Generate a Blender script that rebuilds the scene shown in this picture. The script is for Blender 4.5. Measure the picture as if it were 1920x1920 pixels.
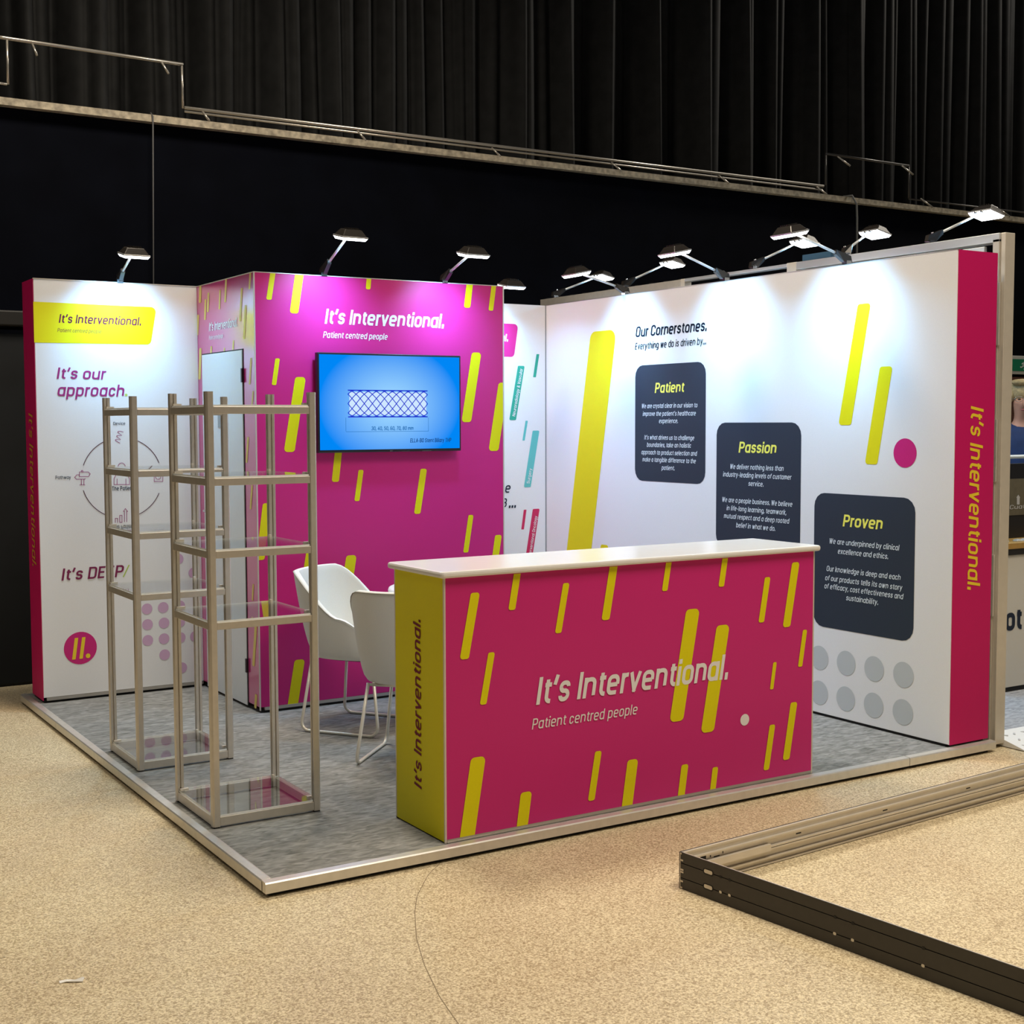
import bpy, math, random
from mathutils import Vector, Matrix
random.seed(7)
for o in list(bpy.data.objects): bpy.data.objects.remove(o)
SC = bpy.context.scene
COL = SC.collection

# ------------------------------------------------------------------ camera
CAM = Vector((-1.767, -4.438, 1.659)); FPX = 2500.5; U0, V0 = 912.26, 952.75
_y, _p, _r = math.radians(-31.374), math.radians(-3.707), math.radians(-.226)
FW = Vector((-math.sin(_y) * math.cos(_p), math.cos(_y) * math.cos(_p), math.sin(_p)))
_R = Vector((math.cos(_y), math.sin(_y), 0)); _U = _R.cross(FW)
RT = _R * math.cos(_r) + _U * math.sin(_r); UP = -_R * math.sin(_r) + _U * math.cos(_r)
cd = bpy.data.cameras.new('camera'); cam = bpy.data.objects.new('camera', cd); COL.objects.link(cam)
m = Matrix.Identity(4)
for i in range(3):
    m[i][0] = RT[i]; m[i][1] = UP[i]; m[i][2] = -FW[i]; m[i][3] = CAM[i]
cam.matrix_world = m
cd.sensor_width = 36; cd.lens = 36 * FPX / 1920
cd.shift_x = (960 - U0) / 1920; cd.shift_y = -(960 - V0) / 1920
cd.clip_end = 100
SC.camera = cam

# ------------------------------------------------------------------ world, hall lights with an added curtain fill, exposure
w = bpy.data.worlds.new('hall_air'); SC.world = w; w.use_nodes = True
bg = w.node_tree.nodes['Background']; bg.inputs[0].default_value = (.92, .95, 1, 1); bg.inputs[1].default_value = .05
SC.view_settings.view_transform = 'Standard'; SC.view_settings.look = 'None'
SC.view_settings.gamma = 1; SC.view_settings.exposure = 0; SC.view_settings.use_curve_mapping = False
WARM = (1, .88, .71); COOL = (.26, .61, 1.0)
def area(name, loc, aim, size, power, col, sy=None, parent=None, spread=None):
    l = bpy.data.lights.new(name, 'AREA'); l.energy = power; l.color = col; l.size = size
    if sy: l.shape = 'RECTANGLE'; l.size_y = sy
    if spread: l.spread = math.radians(spread)
    o = bpy.data.objects.new(name, l); COL.objects.link(o); o.location = loc
    d = Vector(aim) - Vector(loc); o.rotation_euler = d.to_track_quat('-Z', 'Y').to_euler()
    if parent: o.parent = parent
    return o
area('hall_and_fill_light', (.9, 2.5, 6.8), (.9, 1.6, 0), 1.2, 270, WARM)
area('hall_and_fill_light', (2.4, -2.9, 6.8), (2.3, -2.4, 0), 2.6, 210, WARM, spread=125)
area('hall_and_fill_light', (9.0, -.8, 6.8), (8.5, -.6, 0), 2.6, 90, WARM, spread=120)
area('hall_and_fill_light', (-3.2, 2.6, 6.8), (-3.2, 2.6, 0), 2.6, 50, WARM, spread=100)
area('hall_and_fill_light', (14.0, 3.6, 8.6), (4.0, 6.0, 5.5), 1.0, 170, (1, .92, .8), spread=120)  # added fill grazing the curtain folds and rails, not a known hall lamp

# ------------------------------------------------------------------ fitted layout (metres, z = 0 is the carpet)
ZF = -.055
Y1, Y2, Y3, X0, X1, X2, X3, X4, Y4 = 3.611, 2.670, 3.682, .057, 1.045, 2.694, 3.698, 3.994, .032
ZB, H = .015, 2.5
C0, C1, D0, D1, HC = .773, 2.759, .05, .465, 1.053
PD = 3.964

# ------------------------------------------------------------------ materials
MAT = {}
def mat(name, rgb, rough=.6, metal=0, noise=0, nscale=60, bump=0, spec=.5, emit=None, estr=0, coat=0):
    if name in MAT: return MAT[name]
    m = bpy.data.materials.new(name); m.use_nodes = True; nt = m.node_tree
    b = nt.nodes['Principled BSDF']; b.inputs['Base Color'].default_value = (*rgb, 1)
    b.inputs['Roughness'].default_value = rough; b.inputs['Metallic'].default_value = metal
    b.inputs['Specular IOR Level'].default_value = spec
    if coat: b.inputs['Coat Weight'].default_value = coat; b.inputs['Coat Roughness'].default_value = .2; b.inputs['Coat IOR'].default_value = 1.75
    if emit: b.inputs['Emission Color'].default_value = (*emit, 1); b.inputs['Emission Strength'].default_value = estr
    if noise or bump:
        tc = nt.nodes.new('ShaderNodeTexCoord'); n = nt.nodes.new('ShaderNodeTexNoise')
        n.inputs['Scale'].default_value = nscale; n.inputs['Detail'].default_value = 4
        nt.links.new(tc.outputs['Object'], n.inputs['Vector'])
        if noise:
            r = nt.nodes.new('ShaderNodeValToRGB')
            r.color_ramp.elements[0].position = .3; r.color_ramp.elements[1].position = .7
            r.color_ramp.elements[0].color = (*[c * (1 - noise) for c in rgb], 1)
            r.color_ramp.elements[1].color = (*[min(1, c * (1 + noise)) for c in rgb], 1)
            nt.links.new(n.outputs['Fac'], r.inputs['Fac']); nt.links.new(r.outputs['Color'], b.inputs['Base Color'])
        if bump:
            bp = nt.nodes.new('ShaderNodeBump'); bp.inputs['Strength'].default_value = bump; bp.inputs['Distance'].default_value = .002
            nt.links.new(n.outputs['Fac'], bp.inputs['Height']); nt.links.new(bp.outputs['Normal'], b.inputs['Normal'])
    MAT[name] = m; return m
WHITE = mat('white_panel_fabric', (.80, .80, .80), .75, noise=.02, nscale=300, spec=.25)
DOORW = mat('white_door_board', (.80, .81, .80), .4, noise=.01, nscale=40)
MAGENTA = mat('magenta_print', (.60, .018, .19), .42, noise=.03, nscale=200, spec=.35)
MAGSIDE = mat('magenta_glossy_print', (.62, .018, .20), .30, noise=.03, nscale=200, spec=.9, coat=1)
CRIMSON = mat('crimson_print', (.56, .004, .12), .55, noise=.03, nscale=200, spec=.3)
YELLOW = mat('yellow_print', (.76, .68, .0), .55, noise=.02, nscale=200, spec=.3)
GOLD = mat('yellow_lettering_print', (.85, .62, .03), .6, spec=.3)
LETW = mat('white_lettering_print', (.82, .80, .80), .6, spec=.3)
LETM = mat('maroon_lettering_print', (.18, .005, .03), .6, spec=.3)
LETP = mat('purple_lettering_print', (.14, .006, .05), .6, spec=.1)
LETK = mat('ink_lettering_print', (.012, .02, .04), .6, spec=.3)
CARDM = mat('slate_card_print', (.022, .034, .05), .55, noise=.05, nscale=200, spec=.35)
CARDT = mat('pale_lettering_print', (.75, .82, .85), .6)
PALEY = mat('pale_yellow_lettering', (.9, .86, .12), .6)
DOTG = mat('grey_dot_print', (.53, .56, .57), .7, spec=.25)
DOTP = mat('lilac_dot_print', (.62, .40, .58), .7, spec=.25)
GREEN = mat('green_print', (.02, .36, .24), .6); TEAL = mat('teal_print', (.12, .52, .50), .6); RED = mat('red_print', (.60, .015, .10), .6)
ALU = mat('brushed_aluminium', (.72, .69, .64), .36, .6, noise=.05, nscale=30)
ALUD = mat('aluminium_shelf_profile', (.62, .57, .50), .36, .5, noise=.04, nscale=30)
ALUL = mat('pale_aluminium_profile', (.70, .64, .55), .42, .35, noise=.03, nscale=20)
CHROME = mat('polished_metal', (.75, .75, .75), .15, 1)
DARK = mat('black_rubber', (.008, .008, .008), .7)
BLACKP = mat('black_plastic', (.012, .012, .014), .35)
LAMIN = mat('white_laminate_top', (.80, .78, .75), .22, noise=.01, nscale=20, spec=.5)
CHAIRW = mat('white_upholstery', (.74, .73, .68), .7, noise=.03, nscale=400, bump=.3)
WIRE = mat('cream_wire_metal', (.72, .68, .58), .3, .3)
BRONZE = mat('dark_bronze_profile', (.052, .048, .043), .5, .2, noise=.06, nscale=40)
HOUSE = mat('dark_lamp_housing', (.035, .03, .026), .25, .4)
GLOW = mat('lamp_diffuser', (.9, .9, .9), .5, emit=(.93, .97, 1), estr=14)
WALLK = mat('black_painted_wall', (.0024, .0030, .0058), .85, noise=.25, nscale=3, spec=.05)
CURT = mat('black_curtain_cloth', (.017, .0175, .018), .75, noise=.2, nscale=8, spec=.15)
LEDGE = mat('worn_beige_ledge', (.40, .35, .26), .6, noise=.4, nscale=25)

def floor_mat():
    m = bpy.data.materials.new('speckled_beige_vinyl'); m.use_nodes = True; nt = m.node_tree; b = nt.nodes['Principled BSDF']
    tc = nt.nodes.new('ShaderNodeTexCoord'); N = nt.nodes.new; L = nt.links.new
    n1 = N('ShaderNodeTexNoise'); n1.inputs['Scale'].default_value = 135; n1.inputs['Detail'].default_value = 3
    n1.inputs['Distortion'].default_value = .6
    r1 = N('ShaderNodeValToRGB'); r1.color_ramp.elements[0].position = .36; r1.color_ramp.elements[1].position = .62
    r1.color_ramp.elements[0].color = (.36, .275, .155, 1); r1.color_ramp.elements[1].color = (.80, .69, .46, 1)
    n2 = N('ShaderNodeTexNoise'); n2.inputs['Scale'].default_value = 1.4; n2.inputs['Detail'].default_value = 2
    r2 = N('ShaderNodeValToRGB'); r2.color_ramp.elements[0].position = .35; r2.color_ramp.elements[1].position = .7
    r2.color_ramp.elements[0].color = (.90, .87, .86, 1); r2.color_ramp.elements[1].color = (1, 1, 1, 1)
    n3 = N('ShaderNodeTexVoronoi'); n3.inputs['Scale'].default_value = 5.5
    r3 = N('ShaderNodeValToRGB'); r3.color_ramp.elements[0].position = .012; r3.color_ramp.elements[1].position = .02
    r3.color_ramp.elements[0].color = (.35, .3, .25, 1); r3.color_ramp.elements[1].color = (1, 1, 1, 1)
    for n in (n1, n2, n3): L(tc.outputs['Object'], n.inputs['Vector'])
    L(n1.outputs['Fac'], r1.inputs['Fac']); L(n2.outputs['Fac'], r2.inputs['Fac']); L(n3.outputs['Distance'], r3.inputs['Fac'])
    a = N('ShaderNodeMixRGB'); a.blend_type = 'MULTIPLY'; a.inputs[0].default_value = 1
    c = N('ShaderNodeMixRGB'); c.blend_type = 'MULTIPLY'; c.inputs[0].default_value = 1
    L(r1.outputs[0], a.inputs[1]); L(r2.outputs[0], a.inputs[2]); L(a.outputs[0], c.inputs[1]); L(r3.outputs[0], c.inputs[2])
    L(c.outputs[0], b.inputs['Base Color']); b.inputs['Roughness'].default_value = .48; b.inputs['Specular IOR Level'].default_value = .35
    return m
def carpet_mat(name, a, bb, sc=45):
    m = bpy.data.materials.new(name); m.use_nodes = True; nt = m.node_tree; b = nt.nodes['Principled BSDF']
    tc = nt.nodes.new('ShaderNodeTexCoord'); N = nt.nodes.new; L = nt.links.new
    mp = N('ShaderNodeMapping'); mp.inputs['Scale'].default_value = (.35, 1, 1)
    n1 = N('ShaderNodeTexNoise'); n1.inputs['Scale'].default_value = sc; n1.inputs['Detail'].default_value = 6; n1.inputs['Distortion'].default_value = .8
    r = N('ShaderNodeValToRGB'); r.color_ramp.elements[0].position = .3; r.color_ramp.elements[1].position = .7
    r.color_ramp.elements[0].color = (*a, 1); r.color_ramp.elements[1].color = (*bb, 1)
    L(tc.outputs['Object'], mp.inputs['Vector']); L(mp.outputs[0], n1.inputs['Vector']); L(n1.outputs['Fac'], r.inputs['Fac']); L(r.outputs[0], b.inputs['Base Color'])
    b.inputs['Roughness'].default_value = .95; b.inputs['Specular IOR Level'].default_value = .1
    bp = N('ShaderNodeBump'); bp.inputs['Strength'].default_value = .5; bp.inputs['Distance'].default_value = .004
    L(n1.outputs['Fac'], bp.inputs['Height']); L(bp.outputs[0], b.inputs['Normal'])
    return m
def glass_mat():
    m = bpy.data.materials.new('clear_shelf_glass'); m.use_nodes = True; nt = m.node_tree; nt.nodes.clear(); N = nt.nodes.new; L = nt.links.new
    o = N('ShaderNodeOutputMaterial'); t = N('ShaderNodeBsdfTransparent'); t.inputs[0].default_value = (.975, .985, .98, 1)
    g = N('ShaderNodeBsdfGlossy'); g.inputs['Roughness'].default_value = .01
    f = N('ShaderNodeLayerWeight'); f.inputs[0].default_value = .5; mx = N('ShaderNodeMixShader')
    pw = N('ShaderNodeMath'); pw.operation = 'POWER'; pw.inputs[1].default_value = 4.0; L(f.outputs['Facing'], pw.inputs[0])
    ml = N('ShaderNodeMath'); ml.operation = 'MULTIPLY_ADD'; ml.inputs[1].default_value = .9; ml.inputs[2].default_value = .05; L(pw.outputs[0], ml.inputs[0])
    L(ml.outputs[0], mx.inputs[0]); L(t.outputs[0], mx.inputs[1]); L(g.outputs[0], mx.inputs[2]); L(mx.outputs[0], o.inputs[0])
    return m
GLASS = glass_mat()
GEDGE = mat('glass_edge', (.93, .96, .96), .3)
def screen_mat():
    m = bpy.data.materials.new('lit_blue_screen'); m.use_nodes = True; nt = m.node_tree; nt.nodes.clear(); N = nt.nodes.new; L = nt.links.new
    o = N('ShaderNodeOutputMaterial'); e = N('ShaderNodeEmission'); tc = N('ShaderNodeTexCoord')
    mp = N('ShaderNodeMapping'); mp.inputs['Location'].default_value = (-1.873 / .47, 0, -1.76 / .36); mp.inputs['Scale'].default_value = (1 / .47, 0, 1 / .36)
    g = N('ShaderNodeTexGradient'); g.gradient_type = 'SPHERICAL'; r = N('ShaderNodeValToRGB')
    r.color_ramp.elements[0].position = 0; r.color_ramp.elements[0].color = (.0, .24, .92, 1)
    r.color_ramp.elements[1].position = .85; r.color_ramp.elements[1].color = (.32, .66, 1, 1)
    L(tc.outputs['Object'], mp.inputs[0]); L(mp.outputs[0], g.inputs[0]); L(g.outputs['Fac'], r.inputs[0]); L(r.outputs[0], e.inputs[0]); e.inputs[1].default_value = 1.0
    L(e.outputs[0], o.inputs[0]); return m

# ------------------------------------------------------------------ mesh helpers
class MB:
    def __init__(s): s.v = []; s.f = []; s.m = []; s.cur = 0
    def box(s, a, b, rot=None, ctr=None):
        a = Vector(a); b = Vector(b); n = len(s.v)
        c = [Vector((x, y, z)) for z in (a.z, b.z) for y in (a.y, b.y) for x in (a.x, b.x)]
        if rot is not None:
            k = Vector(ctr) if ctr is not None else (a + b) / 2
            c = [k + rot @ (p - k) for p in c]
        s.v += c
        for q in ((0, 2, 3, 1), (4, 5, 7, 6), (0, 1, 5, 4), (2, 6, 7, 3), (0, 4, 6, 2), (1, 3, 7, 5)): s.f.append([n + i for i in q]); s.m.append(s.cur)
        return s
    def poly(s, pts):
        n = len(s.v); s.v += [Vector(p) for p in pts]; s.f.append(list(range(n, n + len(pts)))); s.m.append(s.cur); return s
    def prism(s, pts, axis):      # closed outline extruded by a vector
        n = len(s.v); k = len(pts); axis = Vector(axis)
        s.v += [Vector(p) for p in pts] + [Vector(p) + axis for p in pts]
        s.f.append(list(range(n + k - 1, n - 1, -1))); s.f.append(list(range(n + k, n + 2 * k))); s.m += [s.cur] * 2
        for i in range(k):
            j = (i + 1) % k; s.f.append([n + i, n + j, n + k + j, n + k + i]); s.m.append(s.cur)
        return s
    def tube(s, pts, r, seg=10, cap=True):
        pts = [Vector(p) for p in pts]; rings = []; up = None
        for i, p in enumerate(pts):
            d = (pts[min(i + 1, len(pts) - 1)] - pts[max(i - 1, 0)]).normalized()
            if up is None: up = Vector((0, 0, 1)) if abs(d.z) < .9 else Vector((1, 0, 0))
            a = d.cross(up).normalized(); up = a.cross(d).normalized(); n = len(s.v)
            for k in range(seg):
                t = 2 * math.pi * k / seg; s.v.append(p + (a * math.cos(t) + up * math.sin(t)) * r)
            rings.append(n)
        for q, t in zip(rings, rings[1:]):
            for k in range(seg): s.f.append([q + k, q + (k + 1) % seg, t + (k + 1) % seg, t + k]); s.m.append(s.cur)
        if cap:
            s.f.append([rings[0] + k for k in range(seg)][::-1]); s.f.append([rings[-1] + k for k in range(seg)]); s.m += [s.cur] * 2
        return s
    def lathe(s, prof, ctr, seg=40):
        n = len(s.v); c = Vector(ctr); k = len(prof)
        for (r, z) in prof:
            for i in range(seg): t = 2 * math.pi * i / seg; s.v.append(c + Vector((r * math.cos(t), r * math.sin(t), z)))
        for j in range(k - 1):
            for i in range(seg): s.f.append([n + j * seg + i, n + j * seg + (i + 1) % seg, n + (j + 1) * seg + (i + 1) % seg, n + (j + 1) * seg + i]); s.m.append(s.cur)
        s.f.append([n + i for i in range(seg)][::-1]); s.f.append([n + (k - 1) * seg + i for i in range(seg)]); s.m += [s.cur] * 2
        return s
    def build(s, name, mats, parent=None, smooth=False, bevel=0, label=None):
        me = bpy.data.meshes.new(name); me.from_pydata([tuple(v) for v in s.v], [], s.f)
        if not isinstance(mats, (list, tuple)): mats = [mats]
        for x in mats: me.materials.append(x)
        if len(mats) > 1: me.polygons.foreach_set('material_index', s.m)
        if smooth: me.polygons.foreach_set('use_smooth', [True] * len(me.polygons))
        me.update()
        o = bpy.data.objects.new(name, me); COL.objects.link(o)
        if parent: o.parent = parent
        if bevel:
            b = o.modifiers.new('bevel', 'BEVEL'); b.width = bevel; b.segments = 2; b.limit_method = 'ANGLE'; b.angle_limit = math.radians(40)
        if label: o['label'] = label
        return o
def tag(o, label=None, cat=None, group=None, kind=None):
    if label: o['label'] = label
    if cat: o['category'] = cat
    if group: o['group'] = group
    if kind: o['kind'] = kind
    return o
def empty(name, loc=(0, 0, 0), rz=0):
    o = bpy.data.objects.new(name, None); COL.objects.link(o); o.location = loc; o.rotation_euler.z = rz; o.empty_display_size = .1; return o
def copy_tree(o, parent=None):
    c = o.copy(); COL.objects.link(c); c.parent = parent
    for ch in [x for x in bpy.data.objects if x.parent == o]: copy_tree(ch, c)
    return c
def fillet(pts, r, closed=False, seg=5):
    out = []; n = len(pts); P = [Vector(p) for p in pts]
    for i, p in enumerate(P):
        if not closed and i in (0, n - 1): out.append(p); continue
        a = P[i - 1]; b = P[(i + 1) % n]; da = (a - p); db = (b - p)
        la = da.length * (.5 if closed or i > 1 else 1); lb = db.length * (.5 if closed or i < n - 2 else 1)
        if da.length < 1e-6 or db.length < 1e-6: continue
        ang = da.angle(db)
        if ang > 3.1: out.append(p); continue
        t = min(r / math.tan(ang / 2), la * .999, lb * .999)
        s, e = p + da.normalized() * t, p + db.normalized() * t
        for k in range(seg + 1):
            u = k / seg; out.append(s * (1 - u) ** 2 * 1 + p * 2 * u * (1 - u) * 1 + e * u * u) if False else out.append(conic(s, p, e, u, math.sin(ang / 2)))
    return out
def conic(s, p, e, u, w):      # exact circular fillet
    a = (1 - u) ** 2; b = 2 * u * (1 - u) * w; c = u * u
    return (s * a + p * b + e * c) / (a + b + c)

# ------------------------------------------------------------------ panel faces: a face has an origin, a rightward axis and an outward normal
class Face:
    def __init__(s, org, ax, nrm, s0, s1, z0=ZB, z1=H):
        s.o = Vector(org); s.a = Vector(ax); s.n = Vector(nrm); s.lim = (s0, s1, z0, z1)
    def px(s, u, v):              # photo measurement -> (s, z) on this face
        d = FW + RT * ((u - U0) / FPX) - UP * ((v - V0) / FPX)
        t = (s.o - CAM).dot(s.n) / d.dot(s.n); p = CAM + d * t
        return ((p - s.o).dot(s.a), p.z)
    def pt(s, x, z, off=.001): return Vector((s.o.x, s.o.y, 0)) + s.a * x + Vector((0, 0, z)) + s.n * off
FP = Face((X0, Y1, 0), (1, 0, 0), (0, -1, 0), 0, X1 - X0)
FBF = Face((X1, Y2, 0), (1, 0, 0), (0, -1, 0), 0, X2 - X1)
FBS = Face((X1, Y1, 0), (0, -1, 0), (-1, 0, 0), 0, Y1 - Y2)
FBW = Face((X2, Y3, 0), (1, 0, 0), (0, -1, 0), 0, X3 - X2)
FRW = Face((X3, Y3, 0), (0, -1, 0), (-1, 0, 0), 0, Y3 - Y4)
FRE = Face((X3, Y4, 0), (1, 0, 0), (0, -1, 0), 0, X4 - X3)
FLS = Face((X0, Y1 + .275, 0), (0, -1, 0), (-1, 0, 0), 0, .275)
FCF = Face((C0, D0, 0), (1, 0, 0), (0, -1, 0), 0, C1 - C0, .006, HC - .004)
FCS = Face((C0, D1, 0), (0, -1, 0), (-1, 0, 0), 0, D1 - D0, .006, HC - .004)

def clip(poly, lim):
    s0, s1, z0, z1 = lim
    for k, val, sg in ((0, s0, 1), (0, s1, -1), (1, z0, 1), (1, z1, -1)):
        out = []
        for i, p in enumerate(poly):
            q = poly[(i + 1) % len(poly)]; a = (p[k] - val) * sg; b = (q[k] - val) * sg
            if a >= 0: out.append(p)
            if a * b < 0: t = a / (a - b); out.append((p[0] + (q[0] - p[0]) * t, p[1] + (q[1] - p[1]) * t))
        poly = out
        if len(poly) < 3: return []
    return poly
def round_poly(pts, r): return [(p.x, p.y) for p in fillet([Vector((a, b, 0)) for a, b in pts], r, True, 4)]
def bars(face, rows, name, mt, parent, off=.0012, rk=.28, label=None):
    mb = MB()
    for tx, ty, bx, by, w in rows:
        a = face.px(tx - w / 2, ty); b = face.px(tx + w / 2, ty); c = face.px(bx + w / 2, by); d = face.px(bx - w / 2, by)
        zt = (a[1] + b[1]) / 2; zb = (c[1] + d[1]) / 2
        ww = ((b[0] - a[0]) + (c[0] - d[0])) / 2; ct = (a[0] + b[0]) / 2; cb = (c[0] + d[0]) / 2
        q = [(ct - ww / 2, zt), (ct + ww / 2, zt), (cb + ww / 2, zb), (cb - ww / 2, zb)]
        q = clip(round_poly(q, ww * rk), face.lim)
        if q: mb.poly([face.pt(x, z, off) for x, z in q][::-1])
    return mb.build(name, mt, parent, label=label)
def quad_px(face, pts, r, name, mt, parent, off=.0012, label=None):
    q = [face.px(*p) for p in pts]
    return MB().poly([face.pt(x, z, off) for x, z in clip(round_poly(q, r), face.lim)][::-1]).build(name, mt, parent, label=label)
def discs(face, cs, rad, name, mt, parent, off=.0012, label=None):
    mb = MB()
    for c in cs:
        x, z = face.px(*c) if len(c) == 2 else c[:2]
        q = clip([(x + rad * math.cos(k * math.pi / 18), z + rad * math.sin(k * math.pi / 18)) for k in range(36)], face.lim)
        if q: mb.poly([face.pt(a, b, off) for a, b in q][::-1])
    return mb.build(name, mt, parent, label=label)

# ------------------------------------------------------------------ monoline lettering drawn stroke by stroke
X = .72; Wd = .42
def C_(*p): return ('c', p)
def bowl(w=Wd, h=X): return C_((0, 0), (0, h), (w, h), (w, 0))
G = {
 'o': (Wd, [bowl()]), 'n': (Wd, [[(0, 0), (0, X)], [(0, .42), (0, X), (Wd, X), (Wd, 0)]]),
 'm': (.62, [[(0, 0), (0, X)], [(0, .42), (0, X), (.31, X), (.31, 0)], [(.31, .42), (.31, X), (.62, X), (.62, 0)]]),
 'h': (Wd, [[(0, 0), (0, 1)], [(0, .42), (0, X), (Wd, X), (Wd, 0)]]),
 'u': (Wd, [[(0, X), (0, 0), (Wd, 0), (Wd, .3)], [(Wd, X), (Wd, 0)]]),
 'r': (.25, [[(0, 0), (0, X)], [(0, .42), (0, X), (.25, X)]]),
 'a': (Wd, [bowl(), [(Wd, X), (Wd, 0)]]), 'd': (Wd, [bowl(), [(Wd, 1), (Wd, 0)]]),
 'b': (Wd, [bowl(), [(0, 0), (0, 1)]]), 'p': (Wd, [bowl(), [(0, X), (0, -.26)]]), 'q': (Wd, [bowl(), [(Wd, X), (Wd, -.26)]]),
 'g': (Wd, [bowl(), [(Wd, X), (Wd, -.26), (.05, -.26)]]),
 'e': (Wd, [[(0, .36), (Wd, .36)], [(Wd, .36), (Wd, X), (0, X), (0, 0), (Wd * .95, 0)]]),
 'c': (.35, [[(.35, .52), (.35, X), (0, X), (0, 0), (.35, 0), (.35, .2)]]),
 's': (.34, [[(.34, .55), (.34, X), (0, X), (0, .37), (.34, .37), (.34, 0), (0, 0), (0, .17)]]),
 't': (.28, [[(.09, .95), (.09, 0), (.29, 0)], [(-.03, X), (.27, X)]]),
 'i': (0, [[(0, 0), (0, X - .02)], [(0, 1.0), (0, 1.03)]]), 'l': (.02, [[(0, 0), (0, 1)]]),
 'v': (.38, [[(0, X), (.19, 0)], [(.38, X), (.19, 0)]]), 'w': (.60, [[(0, X), (.15, 0)], [(.15, 0), (.30, X)], [(.30, X), (.45, 0)], [(.45, 0), (.60, X)]]),
 'y': (.38, [[(0, X), (.20, 0)], [(.38, X), (.10, -.26)]]), 'x': (.36, [[(0, 0), (.36, X)], [(0, X), (.36, 0)]]),
 'k': (.34, [[(0, 0), (0, 1)], [(.34, X), (0, .3)], [(.12, .4), (.36, 0)]]), 'f': (.28, [[(.31, 1), (.09, 1), (.09, 0)], [(-.03, X), (.27, X)]]),
 'j': (.1, [[(.1, X), (.1, -.26), (-.08, -.26)], [(.1, .88), (.1, 1.01)]]), 'z': (.34, [[(0, X), (.34, X)], [(.34, X), (0, 0)], [(0, 0), (.34, 0)]]),
 'I': (0, [[(0, 0), (0, 1)]]), 'P': (.44, [[(0, 0), (0, 1)], [(0, 1), (.44, 1), (.44, .44), (0, .44)]]),
 'R': (.44, [[(0, 0), (0, 1)], [(0, 1), (.44, 1), (.44, .46), (0, .46)], [(.22, .46), (.46, 0)]]),
 'B': (.44, [[(0, 0), (0, 1)], [(0, 1), (.42, 1), (.42, .52), (0, .52)], [(0, .52), (.45, .52), (.45, 0), (0, 0)]]),
 'D': (.46, [[(0, 0), (0, 1)], [(0, 1), (.46, 1), (.46, 0), (0, 0)]]), 'E': (.38, [[(0, 0), (0, 1)], [(0, 1), (.4, 1)], [(0, .52), (.36, .52)], [(0, 0), (.4, 0)]]),
 'O': (.48, [bowl(.48, 1)]), 'C': (.46, [[(.46, .7), (.46, 1), (0, 1), (0, 0), (.46, 0), (.46, .3)]]),
 'S': (.42, [[(.42, .78), (.42, 1), (0, 1), (0, .52), (.42, .52), (.42, 0), (0, 0), (0, .22)]]),
 'W': (.72, [[(0, 1), (.18, 0)], [(.18, 0), (.36, 1)], [(.36, 1), (.54, 0)], [(.54, 0), (.72, 1)]]),
 'L': (.36, [[(0, 1), (0, 0)], [(0, 0), (.38, 0)]]), 'A': (.48, [[(0, 0), (.24, 1)], [(.24, 1), (.48, 0)], [(.08, .32), (.4, .32)]]),
 'T': (.46, [[(0, 1), (.46, 1)], [(.23, 1), (.23, 0)]]), 'N': (.46, [[(0, 0), (0, 1)], [(0, 1), (.46, 0)], [(.46, 0), (.46, 1)]]),
 'H': (.46, [[(0, 0), (0, 1)], [(.46, 0), (.46, 1)], [(0, .5), (.46, .5)]]), 'V': (.46, [[(0, 1), (.23, 0)], [(.23, 0), (.46, 1)]]),
 '0': (.42, [bowl(.42, 1)]), '3': (.4, [[(0, .82), (0, 1), (.4, 1), (.4, .53), (.12, .53)], [(.12, .53), (.42, .53), (.42, 0), (0, 0), (0, .18)]]),
 '4': (.44, [[(.3, 1), (0, .25)], [(0, .25), (.46, .25)], [(.34, .6), (.34, 0)]]), '5': (.4, [[(.38, 1), (.04, 1)], [(.04, 1), (.02, .58)], [(.02, .58), (.4, .58), (.4, 0), (0, 0), (0, .16)]]),
 '6': (.42, [bowl(.42, .56), [(0, .3), (0, 1), (.38, 1)]]), '7': (.4, [[(0, 1), (.4, 1)], [(.4, 1), (.12, 0)]]), '8': (.42, [bowl(.42, .54), C_((.02, .54), (.02, 1), (.40, 1), (.40, .54))]),
 '.': (0, [[(0, -.02), (0, .13)]]), ',': (0, [[(.02, .1), (-.05, -.14)]]), '’': (.03, [[(.04, 1.02), (-.01, .78)]]), '-': (.24, [[(0, .38), (.26, .38)]]),
 '&': (.46, [[(.46, 0), (.06, .8)], [(.06, .8), (.06, 1), (.36, 1), (.36, .62), (0, .45), (0, 0), (.36, 0), (.44, .38)]]), '/': (.3, [[(0, -.05), (.32, 1.05)]]), '(': (.1, []), '~': (.2, [])}
def ribbon(pts, wt, closed):
    n = len(pts); L = []; Rr = []
    for i, p in enumerate(pts):
        a = pts[i - 1] if (i or closed) else p; b = pts[(i + 1) % n] if (i < n - 1 or closed) else p
        d1 = (p - a); d2 = (b - p)
        if d1.length < 1e-7: d1 = d2
        if d2.length < 1e-7: d2 = d1
        d = (d1.normalized() + d2.normalized())
        if d.length < 1e-6: d = d1
        d.normalize(); nn = Vector((-d.y, d.x, 0)); c = max(.5, abs(nn.dot(Vector((-d1.normalized().y, d1.normalized().x, 0)))))
        L.append(p + nn * wt / 2 / c); Rr.append(p - nn * wt / 2 / c)
    q = []
    for i in range(n if closed else n - 1): j = (i + 1) % n; q.append([L[i], Rr[i], Rr[j], L[j]])
    return q
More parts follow.
